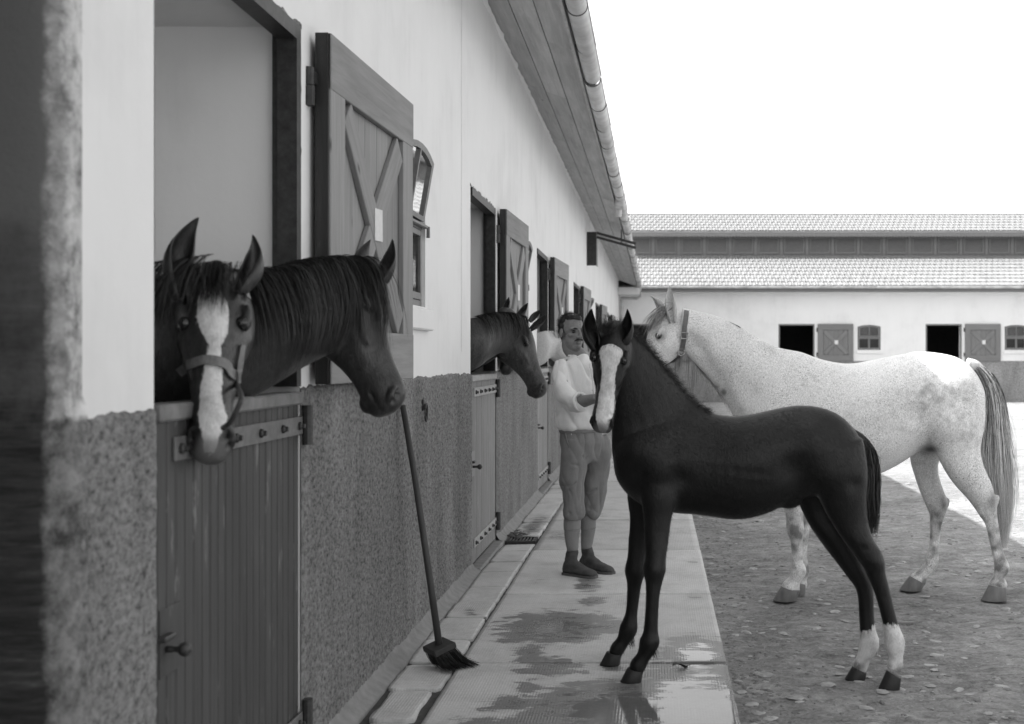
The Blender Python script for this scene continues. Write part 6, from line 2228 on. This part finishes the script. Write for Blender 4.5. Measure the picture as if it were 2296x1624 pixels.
for s in (-1, 1):
    V, F = ball(hp(s*.031, .073, .005), .0115)
    ob('eye', V, F, M['eye'], groom, True)
    b = MB().tube([hp(s*.012, .093, .021), hp(s*.030, .091, .027), hp(s*.050, .074, .020)], [.003, .0045, .002], 6)
    b.ob('eyebrow', M['hair'], groom, True)
ms_ = MB().tube([hp(-.032, .086, -.056), hp(-.016, .101, -.047), hp(0, .108, -.045), hp(.016, .101, -.047), hp(.032, .086, -.056)], [.003, .0075, .0075, .0075, .003], 7)
ms_.ob('moustache', M['hair'], groom, True)
# hair: cap over the skull with short tufts
cap = [he(0, -.026, .052, .077, .090, .083), he(0, -.055, .010, .070, .050, .075), he(.060, -.014, .030, .020, .035, .045), he(-.060, -.014, .030, .020, .035, .045), he(0, .012, .092, .058, .060, .030)]
V, F, E, deg = remesh_smooth(cap, 0.006, 4)
N = vnormals(V, F)
V = V+N*np.array([mnoise.noise(Vector((a*40, b*40, c*40)))*.006 for a, b, c in V])[:, None]
hr = ob('hair', V, F, M['hair'], groom, True)
L_ = []
for i in range(900):
    k = int(RNG.integers(len(V))); n_ = Vector(N[k])
    L_.append(flow_line(Vector(V[k])-n_*.004, n_*0.8+UP*0.3+HF*.4, 3, RNG.uniform(.006, .010), None, 0, .1, .15))
strands(L_, .0012, M['hair'], 'hair_tufts', groom, kind='stuff')
# --- clothes
sh = [stack([(795, 1297, .060, .058), (803, 1296, .085, .072), (810, 1296, .145, .086), (820, 1296, .176, .100), (850, 1295, .184, .112), (885, 1296, .178, .116), (920, 1299, .168, .120), (945, 1301, .172, .126), (958, 1302, .170, .126), (963, 1302, .150, .112)])]
sh.append(limb([(P(1263, 816, 7.60), .054, .052), (P(1257, 840, 7.55), .054, .055), (P(1264, 872, 7.50), .055, .057), (P(1278, 896, 7.46), .055, .058), (P(1290, 905, 7.42), .055, .057), (P(1301, 902, 7.38), .057, .058), (P(1303, 901, 7.375), .043, .043)], UP))
sh.append(limb([(P(1335, 818, 7.82), .066, .062), (P(1346, 845, 7.84), .066, .064), (P(1350, 875, 7.82), .064, .066), (P(1352, 902, 7.79), .062, .064), (P(1353, 905, 7.70), .058, .060), (P(1353, 902, 7.66), .045, .045)], UP))
shirt = garment(sh, 0.0055, 4, 0.013, 'shirt', M['shirt'], fold=[(P(1280, 850, 7.5), .03, -.014), (P(1268, 915, 7.48), .03, -.012), (P(1285, 880, 7.50), .02, -.010), (P(1300, 950, 7.58), .03, .010), (P(1275, 945, 7.58), .03, .008)])
cu = MB(); c0 = P(1302, 901.5, 7.375); cd = (P(1303, 901, 7.37)-P(1289, 906, 7.42)).normalized()
t_, u_, s_ = frame_from(cd, UP)
cu.tube([c0+u_*(.055*math.cos(a))+s_*(.056*math.sin(a)) for a in [2*math.pi*j/18 for j in range(19)]], 0.011, 8)
cu.ob('rolled_cuff', M['shirt'], groom, True)
co_ = MB()
co_.tube([P(1296.5, 799, BY)+LAT*(.063*math.cos(a))+FWD*(.063*math.sin(a))+UP*(-.014*math.sin(a)) for a in [2*math.pi*j/18 for j in range(19)]], 0.010, 8)
co_.ob('collar', M['shirt'], groom, True)
pl = MB()
pp = [P(1322, 815, 7.58), P(1326, 835, 7.575), P(1330, 865, 7.57), P(1331, 900, 7.57)]
pl.tube(pp, .004, 5)
pl.ob('placket', M['shirt'], groom, True)
for q in (0.1, 0.4, 0.7):
    V, F = ball(Vector(pp[0]).lerp(Vector(pp[3]), q)+Vector((0, -.006, 0)), .0055, 8, 6)
    ob('button', V, F, M['shirt'], groom, True)
sl = MB().tube([P(1268, 972, 7.55), P(1271, 988, 7.548), P(1276, 1004, 7.546)], .003, 5)
sl.ob('pocket_edge', M['breeches'], groom, True)
br = [stack([(957, 1302, .148, .108), (968, 1303, .152, .112), (990, 1305, .162, .122), (1005, 1307, .158, .108), (1022, 1308, .142, .094), (1036, 1309, .115, .070)])]
def legp(rows, Y, q=0.95):
    K = Y/FP
    return limb([(P(c, y, Y), r*K, r*K*q) for (y, c, r) in rows], LAT)
br.append(legp([(985, 1290, 30), (1010, 1289, 32), (1040, 1287, 32), (1078, 1282, 29.5), (1099, 1285, 25), (1125, 1286, 23.5), (1146, 1287, 25.5), (1157, 1285, 23), (1165, 1284, 19)], 7.63))
br.append(legp([(985, 1330, 36), (1010, 1338, 35), (1040, 1339, 31), (1078, 1335, 29.5), (1110, 1331, 27.5), (1138, 1326, 25), (1150, 1324, 23), (1158, 1320, 17.5)], 7.80))
garment(br, 0.0050, 30, 0.0085, 'breeches', M['breeches'], (9, 9, 3.2), fold=[(P(1261, 1090, 7.58), .022, -.012), (P(1275, 1152, 7.56), .014, -.012), (P(1296, 1156, 7.56), .014, -.010), (P(1285, 1085, 7.54), .03, .008), (P(1322, 1140, 7.72), .016, -.010), (P(1312, 1020, 7.62), .03, -.02)]
        +[(P(1312-t_*2.6, 1030-t_*3.0, 7.58), .009, -.007) for t_ in range(0, 11)]+[(P(1312+t_*2.8, 1030-t_*2.2, 7.60), .009, -.007) for t_ in range(0, 11)]
        +[(P(1306-t_*3.0, 1046-t_*0.6, 7.55), .009, -.007) for t_ in range(0, 9)]+[(P(1311, 968+t_*5, 7.58), .006, -.005) for t_ in range(0, 12)]
        +[(P(1268+t_*2.6, 1098-t_*1.6, 7.55), .009, -.008) for t_ in range(0, 12)]+[(P(1312+t_*2.8, 1108-t_*1.2, 7.72), .009, -.007) for t_ in range(0, 10)]
        +[(P(x_, 1140+dy_, 7.55), .007, -.007) for dy_, x0_ in ((0, 1268), (9, 1270)) for x_ in range(x0_, x0_+38, 4)]+[(P(x_, 1133+dy_+(x_-1310)*.12, 7.72), .007, -.007) for dy_ in (0, 9) for x_ in range(1308, 1342, 4)])
wb = MB().add(*loft([oval(P(1302.5, y, BY), a, b) for (y, a, b) in ((955, .149, .109), (956, .153, .113), (969, .156, .116), (970, .150, .110))]))
wb.ob('waistband', M['breeches'], groom, True)
V, F = cbox((0, 0, 0), (.014, .003, .010), 0, (LAT, FWD, UP))
tb = P(1284, 972, 7.572)
ob('waist_tab', [Vector(v)+tb for v in V], F, M['shirt'], groom)
for rows, Y in (([(1158, 1284, 19), (1172, 1283, 20), (1186, 1283, 19.5), (1188, 1283, 18.4), (1205, 1282, 16.5), (1229, 1284, 13.5), (1234, 1284, 11)], 7.64), ([(1152, 1320, 17), (1168, 1319, 18), (1185, 1319, 17.5), (1187, 1319, 16.6), (1205, 1317, 15), (1226, 1315, 12.5), (1231, 1315, 10)], 7.81)):
    V, F = legp(rows, Y)
    ob('leg_wrap', V, F, M['puttee'], groom, True)
def boot(heel, toe, ankle_px):
    heel = Vector(heel); toe = Vector(toe)
    d = (toe-heel); L = d.length; d.normalize(); l = Vector((-d.y, d.x, 0))
    rows = [(0.0, .020, .050), (0.03, .030, .085), (0.12, .036, .115), (0.28, .038, .112), (0.42, .040, .095), (0.56, .045, .072), (0.70, .049, .058), (0.84, .046, .050), (0.94, .034, .040), (1.0, .014, .026)]
    A = crom(rows, 3)
    rings = []
    for (t_, w, h) in A:
        c = heel+d*(t_*L)
        rr = []
        for j in range(20):
            an = 2*math.pi*j/20
            ca, sa = math.cos(an), math.sin(an)
            rr.append(c+l*(w*math.copysign(abs(ca)**.8, ca))+UP*(0.012+(h-.012)*(0.35+0.65*sa if sa > 0 else 0.35*(1-abs(sa)**.6))))
        rings.append(rr)
    ps = [loft(rings)]
    an_ = heel+d*(L*.22)
    top = P(*ankle_px)
    ps.append(limb([(an_+UP*.07, .048, .040), (an_+UP*.11, .043, .037), (top, .040, .037), (top+UP*.012, .034, .030)], d))
    V, F, E, deg = remesh_smooth(ps, .005, 4)
    N = vnormals(V, F)
    V = V+N*np.array([mnoise.noise(Vector((a*25, b*25, c*45)))*.003 for a, b, c in V])[:, None]
    o = ob('boot', V, F, M['boot'], groom, True)
    so = MB()
    out = []
    for z in (0.001, .004, .016):
        out.append([heel+d*(L*(t_*1.02-.01))+l*(s*(w+.004))+UP*z for s, seq in ((1, A), (-1, A[::-1])) for (t_, w, h) in seq])
    so.add(*loft(out))
    so.ob('sole', M['sole'], o, False)
h1, t1_ = GP(1265, 1288), GP(1337, 1297); h2, t2_ = GP(1303, 1277), GP(1375, 1288.5)
boot(h1, t1_, (1284, 1236, 7.65)); boot(h2, t2_, (1315, 1228, 7.82))

# ================================================================== the broom against the wall
broom = thing('broom', 'long-handled broom with a wooden block and dark bristles leaning on the wall', 'broom', (-0.99, 5.42, 0))
b0 = Vector((-0.996, 5.42, 0.085)); b1 = Vector((-1.197, 5.575, 1.185))
hd_ = (b1-b0).normalized()
V, F = tube([b0, b0.lerp(b1, .3)+Vector((.004, 0, 0)), b0.lerp(b1, .7)+Vector((.006, 0, 0)), b1], [.0165, .0160, .0150, .0140], 12)
ob('handle', V, F, M['broom_wood'], broom, True)
nb_ = Vector((-.22, -.20, 1)).normalized()
a_ = Vector((.61, -.79, -.02)); a_ = (a_-nb_*a_.dot(nb_)).normalized(); bb = nb_.cross(a_)
V, F = cbox((0, 0, 0), (.062, .056, .014), .004, (a_, bb, nb_))
bc_ = b0-nb_*0.006
# taper the block towards its underside
VV = []
for v in V:
    v = Vector(v)
    VV.append(bc_+v)
ob('block', VV, F, M['broom_block'], broom, False)
L_ = []
for i in range(1500):
    ra, rb = RNG.uniform(-.056, .056), RNG.uniform(-.050, .050)
    if i % 3: ra = round(ra/.014)*.014+RNG.normal(0, .003); rb = round(rb/.014)*.014+RNG.normal(0, .003)
    p = bc_+a_*ra+bb*rb-nb_*.012
    tip = Vector((p.x+0.085+ra*.35+rb*.5+RNG.normal(0, .008), p.y-0.045+RNG.normal(0, .012)+ra*-.3+rb*.35, RNG.uniform(.002, .012)))
    mid = p.lerp(tip, .45)-nb_*.022
    L_.append([p, p.lerp(mid, .5)-nb_*.006, mid, mid.lerp(tip, .55), tip])
strands(L_, .0016, M['bristle'], 'bristles', broom, kind='stuff')
cor = MB()
V, F = cbox((0, 0, 0), (.050, .044, .022), .008, (a_, bb, nb_))
ob('bristle_core', [Vector(v)+bc_-nb_*.030+Vector((.012, -.006, 0)) for v in V], F, M['bristle'], broom, False)

# ================================================================== small things on the pavement
lf = GP(1525, 1496)
leaf = thing('dead_leaf', 'small dark crumpled leaf on the wet paving right of the foal\'s hooves', 'leaf', (lf.x, lf.y, 0.002))
V = []; F = []
n = 9
for i in range(n):
    t_ = i/(n-1); w = .016*math.sin(math.pi*min(1, t_*1.02+.02))**.8
    for s in (-1, 0, 1):
        V.append((lf.x-.035+.07*t_, lf.y+s*w+.006*math.sin(t_*7), .004+.008*abs(s)+.008*math.sin(t_*5+s)))
for i in range(n-1):
    for k in range(2):
        a = i*3+k
        F.append((a, a+1, a+4, a+3))
ob('blade', V, F, M['mud'], leaf, True)
MB().tube([(lf.x+.034, lf.y, .006), (lf.x+.052, lf.y+.006, .012)], .0014, 5).ob('stalk', M['mud'], leaf)
# swept-up dirt in the corner after the second door
hp0 = GP(1140, 1196)
dirt = MB()
for i in range(70):
    bv, bf = blobs[i % 10]
    r = RNG.uniform(.006, .022); x = -1.10+RNG.normal(0, .035); y = 9.40+RNG.normal(0, .10)
    dirt.add([(x+r*v[0]*1.3, y+r*v[1], max(-.004, .02*math.exp(-((x+1.12)**2)/.002)*0.4)+r*.7*v[2]) for v in bv], bf)
dirt.ob('swept_dirt', M['mud'], None, True, kind='stuff')
